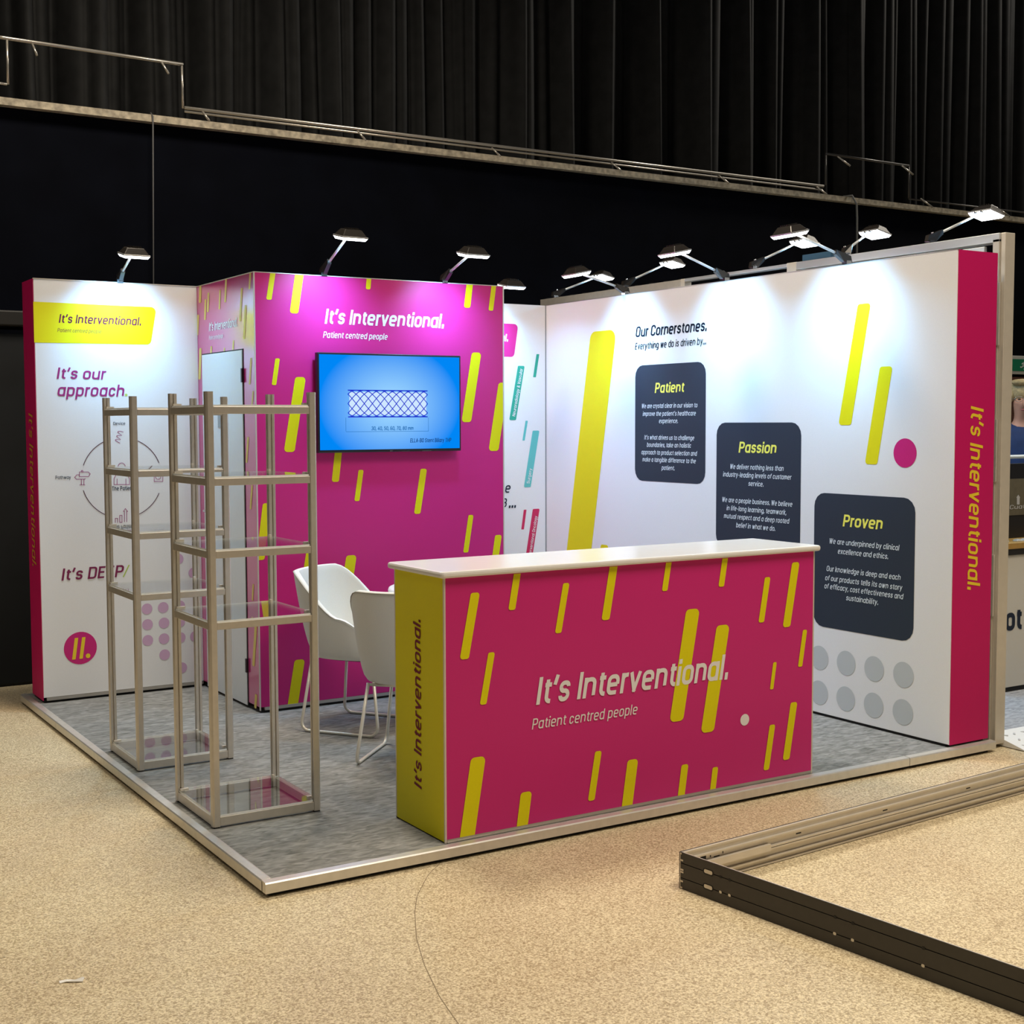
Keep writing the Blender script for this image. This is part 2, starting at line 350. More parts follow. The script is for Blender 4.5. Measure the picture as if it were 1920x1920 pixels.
def layout(text, wt, gap=.255, space=.30, seg=5):
    quads = []; x = wt / 2
    for ch in text:
        if ch == ' ': x += space; continue
        w_, st = G[ch]
        for si, s_ in enumerate(st):
            closed = s_[0] == 'c'; pts = s_[1] if closed else s_
            P = [Vector((x + a, wt * .5 + b * (1 - wt) if b >= 0 else wt * .5 + b, 0)) for a, b in pts]
            P = fillet(P, .17, closed, seg) if len(P) > 2 else P
            if len(P) == 2:     # full-height strokes end flush with the line
                d = (P[1] - P[0]).normalized() * wt * (.5 if abs((P[1] - P[0]).y) > 1e-3 else .0)
                P = [P[0] - d, P[1] + d]
            quads += [(f, si * .0003) for f in ribbon(P, wt, closed)]
        x += w_ + (gap - .09 if ch in 'rtf' else gap)
    return quads, x - gap + wt / 2
def word(face, text, A, B, cap, name, mt, parent, wt=.13, shear=.17, off=.0022, capdir=None, seg=5, metric=False, cap_m=None, label=None):
    """letters from baseline start A to baseline end B; cap = photo point at cap height above A (or cap_m in metres)"""
    a = Vector((*face.px(*A), 0)); b = Vector((*face.px(*B), 0))
    if abs(A[0] - B[0]) > abs(A[1] - B[1]): b.y = a.y = (a.y + b.y) / 2   # prints sit level on their panel
    else: b.x = a.x = (a.x + b.x) / 2
    ex = b - a; e = ex.normalized(); n = Vector((-e.y, e.x, 0))
    ch = cap_m if cap_m else abs((Vector((*face.px(*cap), 0)) - a).dot(n))
    q, wd = layout(text, wt, seg=seg); sl = shear * ch
    sx = (ex.length - sl * .3) / wd
    mb = MB()
    for f, dz in q:
        P = [a + e * (p.x * sx + p.y * sl) + n * (p.y * ch) for p in f]
        P = clip([(p.x, p.y) for p in P], face.lim)
        if len(P) > 2: mb.poly([face.pt(x_, z_, off + dz) for x_, z_ in P][::-1])
    return mb.build(name, mt, parent, label=label)
def strokes(face, paths, wpx, name, mt, parent, off=.002):
    """thin printed outlines; paths are photo measurements"""
    mb = MB(); s0 = face.px(400, 900)
    for closed, pts in paths:
        P = [Vector((*face.px(*p), 0)) for p in pts]
        for f in ribbon(P, wpx, closed): mb.poly([face.pt(p.x, p.y, off) for p in f][::-1])
    return mb.build(name, mt, parent)
IT = 'It’s Interventional.'; PC = 'Patient centred people'

# ------------------------------------------------------------------ the hall
o = MB().box((-9, -9, ZF - .1), (16, 9, ZF)).build('floor', floor_mat()); tag(o, kind='structure')
o = MB().box((-9, 5.0, ZF), (16, 5.15, 3.78)).build('wall_back', WALLK); tag(o, kind='structure')
o = MB().box((-9, 4.93, 3.775), (16, 5.9, 3.825)).build('trim_1', LEDGE); tag(o, kind='structure')
o = MB().box((-9, 7.2, ZF), (16, 7.3, 10)).build('wall_rear_upper', WALLK); tag(o, kind='structure')
o.name = 'wall_upper'
o = MB().box((10.3, 4.96, 1.2), (12.2, 5.0, 2.12)).build('trim_2', mat('brown_brick', (.10, .035, .02), .8, noise=.3, nscale=25)); tag(o, kind='structure')

# curtain with irregular folds behind the gallery
mb = MB(); n = 1500; xs = [-9 + 25 * i / n for i in range(n + 1)]
ph = [random.random() * 6.28 for _ in range(12)]
def fold(x, t):
    v = 0
    for k, (fr, am) in enumerate(((2.9, .08), (6.1, .09), (11.3, .075), (17.1, .05), (23.7, .03))):
        q_ = math.sin(x * fr + ph[k] + .25 * t * math.sin(x * 1.3 + k)); v += am * (1 - 2 * abs(q_) ** .8 if k % 2 else q_) * (1 + .35 * math.sin(x * .7 + ph[k + 5]))
    return v
rows = 7
for j in range(rows + 1):
    t = j / rows
    for x in xs: mb.v.append(Vector((x + .02 * math.sin(x * 5 + t * 3), 6.3 + fold(x, t) * (1.15 - .3 * t), 3.83 + 4.9 * t)))
for j in range(rows):
    for i in range(n): a = j * (n + 1) + i; mb.f.append([a, a + 1, a + n + 2, a + n + 1]); mb.m.append(0)
o = mb.build('stage_curtain', CURT, smooth=True); tag(o, 'tall black pleated curtain hanging behind the gallery rail', 'curtain')

# gallery rails
RAILM = mat('grey_rail_tube', (.46, .43, .38), .3, .7)
FR = Face((0, 4.98, 0), (1, 0, 0), (0, -1, 0), -99, 99, -9, 99)
def rail(name, lab, tubes, brackets, dark=False):
    r = empty(name, FR.pt(*FR.px(*tubes[0][0]), 0)); inv = r.location.copy()
    tag(r, lab, 'rail', 'handrails along the gallery edge')
    mt = mat('shaded_rail_tube', (.07, .065, .06), .4, .5) if dark else RAILM  # darker copy of the rail grey, shade put into its colour
    for tb in tubes:
        MB().tube([FR.pt(*FR.px(*p), 0) - inv for p in tb], .012 if tb is tubes[0] else .008, 8).build('rail_tube', mt, r, True)
    for a, b in brackets:
        p = FR.pt(*FR.px(*a), 0) - inv; q = FR.pt(*FR.px(*b), .05) - inv
        MB().tube([p, q], .008, 6).build('bracket', RAILM, r, True)
    return r
rail('gallery_rail', 'raised black rail section above the left end of the gallery edge',
     [[(-12, 68), (8, 71), (343, 121)], [(13, 74), (15, 158)], [(341, 122), (343, 203)], [(-20, 153), (13, 158)]],
     [((60, 81), (66, 107)), ((301, 114), (312, 141))])
rail('gallery_rail', 'long low double rail running above the middle of the gallery ledge',
     [[(346, 202), (1544, 349)], [(346, 209), (1542, 356)]],
     [((379, 208), (388, 229)), ((670, 245), (680, 265)), ((922, 277), (932, 295)), ((1146, 304), (1158, 322)), ((1347, 328), (1360, 346)), ((1530, 349), (1543, 366))])
rail('gallery_rail', 'dark raised rail section above the right part of the gallery ledge',
     [[(1548, 288), (1704, 311)], [(1548, 290), (1548, 347)], [(1704, 312), (1704, 372)], [(1704, 373), (1960, 403)]],
     [((1570, 293), (1587, 313)), ((1689, 309), (1705, 329)), ((1726, 372), (1741, 390)), ((1873, 392), (1886, 407))], True)
CAB = mat('grey_cable_sheath', (.06, .06, .062), .6)
o = MB().tube([FR.pt(*FR.px(281, 213), .02), FR.pt(*FR.px(281, 222), .07), FR.pt(*FR.px(283, 900), .07)], .006, 6).build('hanging_cable', CAB, smooth=True)
tag(o, 'thin grey cable hanging from the gallery ledge at the left', 'cable')
o = MB().tube([FR.pt(*FR.px(1578, 369), .02), FR.pt(*FR.px(1586, 369), .08), FR.pt(*FR.px(1593, 385), .09), FR.pt(*FR.px(1594, 410), .09), FR.pt(*FR.px(1593, 620), .09)], .010, 6).build('hanging_cable', mat('pale_cable_sheath', (.16, .16, .15), .6), smooth=True)
tag(o, 'thicker cable looping over the ledge above the white side wall', 'cable')

# dark covered unit at the far left behind the stand
mb = MB(); mb.box((-2.6, 4.55, ZF), (.5, 4.92, 2.24)); o = mb.build('black_partition', mat('black_cloth_cover', (.006, .008, .011), .8, noise=.3, nscale=4), bevel=.02)
e = empty('black_partition', (-1, 4.7, ZF)); o.name = 'cover'; o.parent = e; o.location = (1, -4.7, -ZF)
MB().box((-1.6, -.19, 2.34), (1.5, .2, 2.44)).build('top_rail', mat('dark_grey_rail', (.012, .011, .01), .6), e, bevel=.01)
tag(e, 'black covered partition with a dark top rail at the far left behind the stand', 'partition')

# exit sign on the back wall
FE = Face((0, 4.955, 0), (1, 0, 0), (0, -1, 0), -99, 99, -9, 99)
e = empty('exit_sign', (10.78, 4.98, 2.25)); tag(e, 'small green and white running man exit sign at the right edge', 'sign')
MB().box((-.20, -.02, -.10), (.26, .02, .10)).build('sign_case', mat('pale_sign_case', (.62, .62, .58), .5), e, bevel=.006)
MB().box((-.155, -.026, -.065), (.21, -.02, .062)).build('green_face', mat('exit_green', (.005, .20, .09), .4, emit=(.01, .3, .14), estr=.02), e)
mb = MB(); R_ = []
for seg in (((-.02, .05), (-.01, .042)), ((-.035, .022), (-.015, .03)), ((-.015, .03), (-.035, -.005)), ((-.035, -.005), (-.01, -.02)), ((-.01, -.02), (-.02, -.05)), ((-.035, -.005), (-.06, -.025)), ((-.06, -.025), (-.085, -.02)), ((-.035, .022), (-.06, .01)), ((-.015, .03), (.01, .01))):
    for f in ribbon([Vector((*seg[0], 0)), Vector((*seg[1], 0))], .014, False): mb.poly([(p.x + .05, -.0275, p.y) for p in f][::-1])
mb.box((.09, -.0275, -.055), (.13, -.027, .045)); mb.build('running_man', mat('sign_white', (.8, .82, .8), .5), e)

# ------------------------------------------------------------------ platform
CARP = carpet_mat('grey_carpet', (.13, .13, .12), (.31, .305, .29))
plat = empty('floor_platform', (0, 0, ZF)); tag(plat, 'low square stand platform with grey carpet and aluminium edging', 'platform')
zf = -ZF
MB().box((.02, .02, .0), (3.98, PD, .018)).build('base', DARK, plat)
MB().box((.03, .03, .018), (4.0, PD, zf)).build('carpet', CARP, plat)
def edge_profile(p0, p1, inward, name='edge_trim'):
    p0 = Vector(p0); p1 = Vector(p1); i = Vector(inward)
    pr = [(0, .016), (0, zf - .004), (.004, zf + .001), (.034, zf + .0035), (.040, zf + .0015), (.030, zf - .003), (.030, .016)]
    pts = [p0 + i * a + Vector((0, 0, b)) for a, b in pr]
    return MB().prism(pts, p1 - p0).build(name, ALU, plat)
edge_profile((0, 0, 0), (3.37, 0, 0), (0, 1, 0)); edge_profile((3.374, 0, 0), (4.02, 0, 0), (0, 1, 0))
edge_profile((0, .0402, 0), (0, 3.08, 0), (1, 0, 0)); edge_profile((0, 3.084, 0), (0, PD, 0), (1, 0, 0))

# ------------------------------------------------------------------ left panel
def framed(root, a, b, mt, name='panel', base=True, org=None):
    return MB().box(a, b).build(name, mt, root, bevel=.004)
TRIM = mat('aluminium_panel_trim', (.50, .47, .42), .4, .8)
lp = empty('graphic_wall', (0, 0, 0)); tag(lp, 'white narrow display panel at the left with a yellow label and round diagram', 'display wall')
MB().box((X0 + .003, Y1, ZB + .018), (X1, Y1 + .27, H)).build('panel', WHITE, lp, bevel=.003)
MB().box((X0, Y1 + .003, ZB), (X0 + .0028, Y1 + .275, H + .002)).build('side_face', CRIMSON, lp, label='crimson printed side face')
MB().box((X0 + .02, Y1 - .004, ZB), (X1 - .004, Y1 + .01, ZB + .017)).build('base_rail', TRIM, lp)
MB().box((X0 + .01, Y1 + .02, .0), (X1, Y1 + .26, ZB)).build('foot', DARK, lp)
MB().box((X0, Y1 - .002, H), (X1, Y1 + .01, H + .004)).build('top_rail', ALUL, lp)
quad_px(FP, [(50, 565), (293.5, 576), (282.5, 646.5), (50, 642)], .03, 'yellow_label', YELLOW, lp)
word(FP, IT, (110, 605), (264.5, 611), (113, 589), 'lettering', LETP, lp, .15)
word(FP, PC, (107.5, 622.5), (189.5, 625), (109, 615.5), 'lettering', LETP, lp, .10)
word(FP, 'It’s our', (106.3, 710.5), (197.5, 711), (108.8, 689), 'lettering', mat('plum_lettering', (.33, .012, .17), .6), lp, .14)
word(FP, 'approach', (107, 742.5), (232.5, 743.5), (109, 720), 'lettering', MAT['plum_lettering'], lp, .14)
discs(FP, [(236.5, 740.5)], .008, 'full_stop', mat('lime_print', (.45, .6, .1), .6), lp)
word(FP, 'It’s DEEP', (115, 1088), (231, 1082), (118.5, 1066), 'lettering', mat('deep_plum_lettering', (.20, .008, .07), .6), lp, .15)
bars(FP, [(242, 1059, 231, 1082, 2.5)], 'slash_print', MAT['lime_print'], lp)
discs(FP, [(150.8, 1215)], .098, 'logo_disc', MAGENTA, lp)
bars(FP, [(143.3, 1196, 138.3, 1236.5, 6.6), (157, 1194.5, 151.8, 1235, 6.6)], 'logo_bars', GOLD, lp, .0022, .15)
discs(FP, [(165, 1229.5)], .014, 'logo_dot', GOLD, lp, .0022)
discs(FP, [(275.5, 1141.7), (276.5, 1171), (277, 1200.7), (306, 1139), (307.5, 1168), (307.5, 1197.5), (308.7, 1227.5), (337, 1166), (338, 1195.5), (366, 1193), (341, 1252), (334, 1048), (363, 1074), (337, 1136)], .0335, 'dot_pattern', DOTP, lp)
def arc(cx, cy, r, a0, a1, n=20): return [(cx + r * math.cos(math.radians(a0 + (a1 - a0) * k / n)), cy - r * math.sin(math.radians(a0 + (a1 - a0) * k / n)) * 1.0) for k in range(n + 1)]
INK = mat('dark_plum_line_print', (.06, .004, .035), .6)
strokes(FP, [(False, arc(228, 896, 75.5, 162, 108)), (False, arc(228, 896, 75.5, 72, 22)), (False, arc(228, 896, 75.5, 198, 250)), (False, arc(228, 896, 75.5, 290, 338))], .0042, 'circle_diagram', INK, lp)
def c8(*pts): return [(90 + a / 8, 760 + b / 8) for a, b in pts]
PINKL = mat('plum_line_print', (.30, .012, .15), .6)
strokes(FP, [(False, c8((1130, 402), (1090, 388), (1050, 390), (1045, 405), (1105, 450), (1035, 452), (1028, 465), (1088, 512), (1015, 512), (1008, 525), (1080, 568))),
             (True, c8((470, 1000), (605, 1000), (632, 1030), (605, 1068), (470, 1068))), (False, c8((470, 1042), (430, 1042), (398, 1080), (425, 1108), (552, 1108), (555, 1095))),
             (False, c8((500, 1108), (500, 1192))), (False, c8((537, 1108), (537, 1192))), (False, c8((470, 1193), (557, 1193))), (False, c8((498, 998), (500, 978), (520, 978), (522, 998)))], .0032, 'icon', PINKL, lp)
strokes(FP, [(True, c8((990, 1188), (990, 1100), (1030, 1020), (1185, 1020), (1222, 1100), (1222, 1188))), (False, c8((1035, 1188), (1035, 1100))), (False, c8((1168, 1188), (1168, 1100))),
             (True, [(228 + 7 * math.cos(t / 3), 876 + 8 * math.sin(t / 3)) for t in range(19)])], .0032, 'icon', PINKL, lp)
strokes(FP, [(True, c8((1592, 1000), (1720, 1000), (1720, 1142), (1592, 1142))), (True, c8(*[(1652 + 40 * math.cos(t / 2), 1072 + 38 * math.sin(t / 2)) for t in range(12)])), (False, c8((1652, 1072), (1680, 1050)))], .0032, 'icon', PINKL, lp)
strokes(FP, [(False, c8((1008, 1760), (1008, 1695), (1044, 1695), (1044, 1760))), (True, c8((1075, 1755), (1075, 1650), (1110, 1650), (1110, 1755))), (False, c8((1145, 1750), (1145, 1590), (1130, 1590), (1160, 1548), (1192, 1590), (1180, 1590), (1180, 1750)))], .0032, 'icon', PINKL, lp)
word(FP, 'Device', (212.5, 796.5), (234.6, 796.6), (212.5, 791), 'caption', LETK, lp, .12, 0, seg=2)
word(FP, 'Pathway', (104, 898), (132.6, 898.4), (104, 892), 'caption', LETK, lp, .12, 0, seg=2)
word(FP, 'The Patient', (209.8, 919), (250, 919.6), (210, 912), 'caption', LETK, lp, .15, 0, seg=2)
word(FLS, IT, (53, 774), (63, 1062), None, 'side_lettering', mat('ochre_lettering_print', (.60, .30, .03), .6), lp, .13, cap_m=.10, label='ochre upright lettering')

# ------------------------------------------------------------------ storage booth
bo = empty('storage_booth', (0, 0, 0)); tag(bo, 'magenta storage booth with yellow bars, carrying the wall screen', 'booth')
MB().box((X1 + .004, Y2, ZB + .018), (X2, Y2 + .05, H)).build('front_panel', MAGENTA, bo, bevel=.003)
MB().box((X1, Y2 + .004, ZB + .018), (X1 + .05, Y3 + .25, H)).build('side_panel', MAGSIDE, bo, bevel=.003)
MB().box((X2 - .05, Y2 + .05, ZB), (X2, Y3 + .25, H)).build('side_panel', MAGENTA, bo, bevel=.003)
MB().box((X1 + .05, Y3 + .2, ZB), (X2 - .05, Y3 + .25, H)).build('back_panel', WHITE, bo, bevel=.003)
MB().box((X1, Y2 - .003, ZB), (X1 + .006, Y2 + .006, H + .003)).build('corner_profile', ALUL, bo)
MB().box((X2 - .004, Y2 - .004, ZB), (X2 + .004, Y2 + .05, H + .003)).build('corner_profile', ALUL, bo)
MB().box((X1 + .03, Y2 - .004, ZB), (X2, Y2 + .01, ZB + .018)).build('base_rail', TRIM, bo)
MB().box((X1 + .01, Y2 + .01, 0), (X2 - .01, Y3 + .22, ZB)).build('foot', DARK, bo)
MB().box((X1, Y2 - .002, H), (X2, Y2 + .008, H + .004)).box((X1 - .002, Y2, H), (X1 + .008, Y1, H + .004)).build('top_rail', ALUL, bo)
bars(FBF, [(512.5, 505, 504, 562, 10), (562.5, 505, 551, 587.5, 16), (692.2, 515, 690, 542.5, 8.8), (881.5, 525, 875.5, 577, 12), (926.5, 530, 920, 582.5, 8.8),
           (520.5, 672, 513.5, 722, 8.5), (563.5, 707, 542, 847.5, 20), (893.5, 661, 874, 791.5, 18), (944, 717.5, 925, 845.5, 18.5), (640.5, 790, 628.5, 903.5, 13.5),
           (677, 881, 669, 939.5, 9.5), (794.5, 879, 782, 963.5, 12), (883, 965.5, 873, 1036, 9.5), (934.5, 1003, 926, 1065, 12.5), (659, 1041, 643, 1150, 19.5),
           (500.4, 943.5, 488, 1050, 15.5), (581, 1030, 566, 1128, 12.5), (562, 1236.5, 546, 1340, 19.5)], 'bar_pattern', YELLOW, bo)
bars(FBS, [(376.3, 528, 375.3, 568, 4.2), (391.3, 548.7, 390, 585.3, 3.3), (385.8, 561, 384.7, 600, 3.3), (413, 543, 411.7, 580.3, 2.7), (424.7, 516, 422.5, 567, 3.3), (372, 590, 370.5, 628.7, 3.3),
           (376.3, 652.5, 374.5, 711.7, 4.2), (453.8, 540, 450.5, 602.5, 3.6), (461.3, 571.7, 457.8, 635.8, 3.7), (470.2, 505, 468, 542.5, 3.3), (438.3, 638, 437.2, 656, 2.7), (396.7, 649, 396, 663, 2.7),
           (421.2, 651.7, 420.7, 660, 2), (471.2, 670.8, 468.3, 721, 3.3), (475, 733, 472.7, 762, 2.6), (465.7, 819, 462.4, 868, 3.4), (473, 910, 470, 955, 3.3), (475.2, 1095, 473.7, 1126, 2.8), (480.3, 1170, 475.6, 1249, 4.6), (480.7, 1301.7, 479, 1328, 4.2)], 'bar_pattern', mat('straw_bar_print', (.78, .58, .12), .4, spec=.6), bo, .0015)
word(FBF, IT, (608.3, 607.5), (832.5, 615), (612, 579), 'lettering', LETW, bo, .17)
word(FBF, PC, (605.4, 633.5), (726, 637), (608, 621.5), 'lettering', LETW, bo, .13)
word(FBS, IT, (392.5, 620.8), (445.8, 613), (394, 605), 'side_lettering', LETW, bo, .16, off=.0025)
word(FBS, PC, (392.5, 637), (419.2, 634), (393, 629.5), 'side_lettering', LETW, bo, .13, off=.0025)
dr = MB().box((X1 - .006, 2.852, ZB), (X1 + .004, 3.528, 2.075)).build('door', DOORW, bo, bevel=.002, label='plain white door')
for z in (1.93, .25): MB().box((X1 - .014, 2.838, z - .04), (X1 + .002, 2.856, z + .04)).build('hinge', BLACKP, dr)
MB().box((X1 - .012, 3.42, 1.02), (X1 - .006, 3.46, 1.2)).tube([(X1 - .012, 3.44, 1.12), (X1 - .04, 3.44, 1.12), (X1 - .04, 3.34, 1.12)], .008, 8).build('handle', CHROME, dr)
MB().box((X1 - .0095, 3.155, 1.63), (X1 - .006, 3.255, 1.71)).build('door_plate', mat('grey_door_plate', (.35, .36, .36), .5), dr)
MB().box((X1 - .0025, 2.840, ZB), (X1 + .004, 2.8515, 2.082)).box((X1 - .0025, 2.84, 2.0755), (X1 + .004, 3.53, 2.082)).build('door_gap', DARK, bo)

# television on the booth
tv = empty('wall_television', (0, 0, 0)); tag(tv, 'flat wall screen showing a blue woven stent picture', 'television')
TX0, TX1, TZ0, TZ1, TY = 1.401, 2.350, 1.483, 2.060, 2.61
MB().box((TX0, TY, TZ0), (TX1, TY + .035, TZ1)).build('casing', BLACKP, tv, bevel=.003)
MB().box((1.6, TY + .035, 1.6), (2.15, Y2 - .0005, 1.95)).build('wall_bracket', BLACKP, tv)
scn = MB().box((TX0 + .011, TY - .0015, TZ0 + .016), (TX1 - .011, TY, TZ1 - .011)).build('screen', screen_mat(), tv)
MB().box((1.86, TY - .002, TZ0 + .002), (1.88, TY, TZ0 + .008)).box((1.94, TY - .002, TZ0 + .001), (1.99, TY, TZ0 + .004)).box((2.08, TY - .002, TZ0 + .001), (2.14, TY, TZ0 + .004)).build('maker_mark', CHROME, tv)
FT = Face((0, TY - .0015, 0), (1, 0, 0), (0, -1, 0), -9, 9, 0, 9)
def em(name, c, s=1.0):
    m = bpy.data.materials.new(name); m.use_nodes = True; nt = m.node_tree; nt.nodes.clear()
    o = nt.nodes.new('ShaderNodeOutputMaterial'); e = nt.nodes.new('ShaderNodeEmission'); e.inputs[0].default_value = (*c, 1); e.inputs[1].default_value = s
    nt.links.new(e.outputs[0], o.inputs[0]); return m
BLUEK = em('screen_dark_blue', (.015, .035, .62)); BLUET = em('screen_text_blue', (.02, .16, .45)); PALEB = em('screen_pale_glow', (.62, .80, 1))
sx0, sx1, sz0, sz1 = 1.590, 2.118, 1.690, 1.845; zc = (sz0 + sz1) / 2; rr = (sz1 - sz0) / 2
mb = MB().poly([(sx0 + .01, TY - .0016, sz0 + .01), (sx1 - .01, TY - .0016, sz0 + .01), (sx1 - .01, TY - .0016, sz1 - .01), (sx0 + .01, TY - .0016, sz1 - .01)]); mb.build('screen_highlight', PALEB, scn)
mb = MB()
for k in range(8):
    for sg in (1, -1):
        P = []
        for i in range(41):
            u = i / 40; t = sg * u * math.pi * 2.5 + k * 2 * math.pi / 8
            P.append(Vector((sx0 + (sx1 - sx0) * u, zc + rr * math.sin(t), 0)))
        front = .0050
        for i, f in enumerate(ribbon(P, front, False)):
            mb.poly([(p.x, TY - .0018, p.y) for p in f])
mb.box((sx0, TY - .0019, sz1 - .003), (sx1, TY - .0017, sz1 + .003)).box((sx0, TY - .0019, sz0 - .003), (sx1, TY - .0017, sz0 + .003))
mb.build('stent_picture', BLUEK, scn)
mb = MB()
for a, b in (((sx0 - .014, 1.686), (sx0 - .014, 1.606)), ((sx1 + .004, 1.686), (sx1 + .004, 1.602)), ((sx0 - .014, 1.604), (sx1 + .004, 1.604))):
    for f in ribbon([Vector((*a, 0)), Vector((*b, 0))], .0022, False): mb.poly([(p.x, TY - .0018, p.y) for p in f])
mb.build('dimension_lines', BLUET, scn)
word(FT, '30, 40, 50, 60, 70, 80 mm', (696, 806.5), (775, 806.5), (696, 799.5), 'screen_caption', BLUET, scn, .17, .1, off=.0006, seg=3)
word(FT, 'ELLA-BO Stent Biliary THP', (769, 829), (846, 829.5), (769, 822), 'screen_caption', em('screen_text_navy', (.01, .07, .25)), scn, .17, .1, off=.0006, seg=3)

# ------------------------------------------------------------------ white back panel
bk = empty('graphic_wall', (0, 0, 0)); tag(bk, 'white rear panel between the magenta booth and the long white wall', 'display wall')
MB().box((X2 + .004, Y3, ZB), (X3 - .002, Y3 + .27, H)).build('panel', WHITE, bk)
MB().box((X2 + .01, Y3 + .01, 0), (X3, Y3 + .26, ZB)).build('foot', DARK, bk)
MB().box((X3 - .007, Y3 - .003, ZB), (X3 - .001, Y3 + .002, H)).build('corner_profile', mat('grey_corner_profile', (.25, .28, .28), .5, .3), bk)
quad_px(FBW, [(800, 597), (971.7, 608), (963.7, 669.5), (800, 664)], .03, 'magenta_label', MAGENTA, bk)
word(FBW, IT, (830, 636), (952.5, 640.5), (830, 622), 'lettering', LETW, bk, .17)
bars(FBW, [(977.3, 686, 961, 787.7, 12.7), (1008.4, 664, 1002, 707.4, 5.3)], 'bar_print', GREEN, bk, rk=.15, label='green bars')
bars(FBW, [(987.4, 788.8, 981.5, 826, 4.4), (1004.9, 807.4, 988.5, 913.5, 12.7)], 'bar_print', TEAL, bk, rk=.15, label='teal bars')
bars(FBW, [(984.5, 955.7, 979.7, 992.7, 5), (1005.3, 954, 990, 1055, 12.7)], 'bar_print', RED, bk, rk=.15, label='red bars')
def slant_word(face, text, A, B, capm, mt, parent, wt=.13):
    a = Vector((*face.px(*A), 0)); b = Vector((*face.px(*B), 0)); e = (b - a).normalized(); n = Vector((-e.y, e.x, 0)); q, wd = layout(text, wt, seg=2); sx = (b - a).length / wd
    mb = MB()
    for f, dz in q:
        P = clip([((a + e * p.x * sx + n * p.y * capm).x, (a + e * p.x * sx + n * p.y * capm).y) for p in f], face.lim)
        if len(P) > 2: mb.poly([face.pt(x_, z_, .0022 + dz) for x_, z_ in P][::-1])
    mb.build('bar_lettering', mt, parent)
slant_word(FBW, 'Neuroradiology & Vascular', (965.5, 781), (980, 692), .026, LETW, bk)
slant_word(FBW, 'Surgery', (992.5, 907), (997.5, 879), .026, LETW, bk)
slant_word(FBW, 'Interventional Oncology', (995, 1046), (1007.5, 968), .026, LETW, bk)
word(FBW, 'the', (927, 924), (956.5, 924.3), (927, 906), 'lettering', LETK, bk, .13)
word(FBW, 'B', (940, 951), (949.5, 951.2), (940, 934.5), 'lettering', LETK, bk, .13)
word(FBW, '...', (953.5, 952), (967.5, 952), (953.5, 935), 'lettering', LETK, bk, .16)

# ------------------------------------------------------------------ long right wall
rw = empty('display_wall', (0, 0, 0)); tag(rw, 'long white display wall on the right with three slate text cards', 'display wall')
MB().box((X3, Y4 + .003, ZB), (X4, Y3 + .27, H)).build('panel', WHITE, rw, bevel=.002)
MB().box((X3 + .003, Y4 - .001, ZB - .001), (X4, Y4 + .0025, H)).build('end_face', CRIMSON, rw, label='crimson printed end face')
MB().box((X3 + .008, Y4 + .03, 0), (X4, Y3 + .2, ZB)).build('foot', DARK, rw)
MB().box((X3 - .001, Y4, H), (X3 + .012, Y3, H + .004)).build('top_rail', TRIM, rw)
bars(FRW, [(1132, 620, 1067, 1200, 46), (1134, 1021.5, 1122, 1120, 14), (1621, 569, 1584, 797, 24), (1662, 687, 1633.3, 870.5, 23.5)], 'bar_print', YELLOW, rw, rk=.2)
discs(FRW, [(1697, 849.4)], .076, 'dot_print', MAGENTA, rw, label='magenta dot')
discs(FRW, [(Y3 - .933 + .2 * i, .327 - .198 * j) for i in range(-2, 4) for j in range(2)] if 0 else [(Y3 - .933 + .2 * i, .327 - .198 * j, 0) for i in range(-3, 4) for j in range(2)], .068, 'dot_pattern', DOTG, rw)
word(FRW, 'Our Cornerstones.', (1191.9, 631.7), (1325.5, 621), (1192, 612.8), 'lettering', mat('navy_lettering', (.006, .011, .022), .8, spec=.05), rw, .15)
word(FRW, 'Everything we do is driven by...', (1190.9, 655.5), (1324.5, 645.8), (1191, 643.2), 'lettering', mat('slate_lettering', (.012, .02, .032), .8, spec=.05), rw, .125)
CT = [('Patient', (1192, 683), 2.025, 1.266, 2.623, 1.915), ('Passion', None, 1.648, .89, 1.812, 1.094), ('Proven', None, 1.256, .506, .985, .272)]
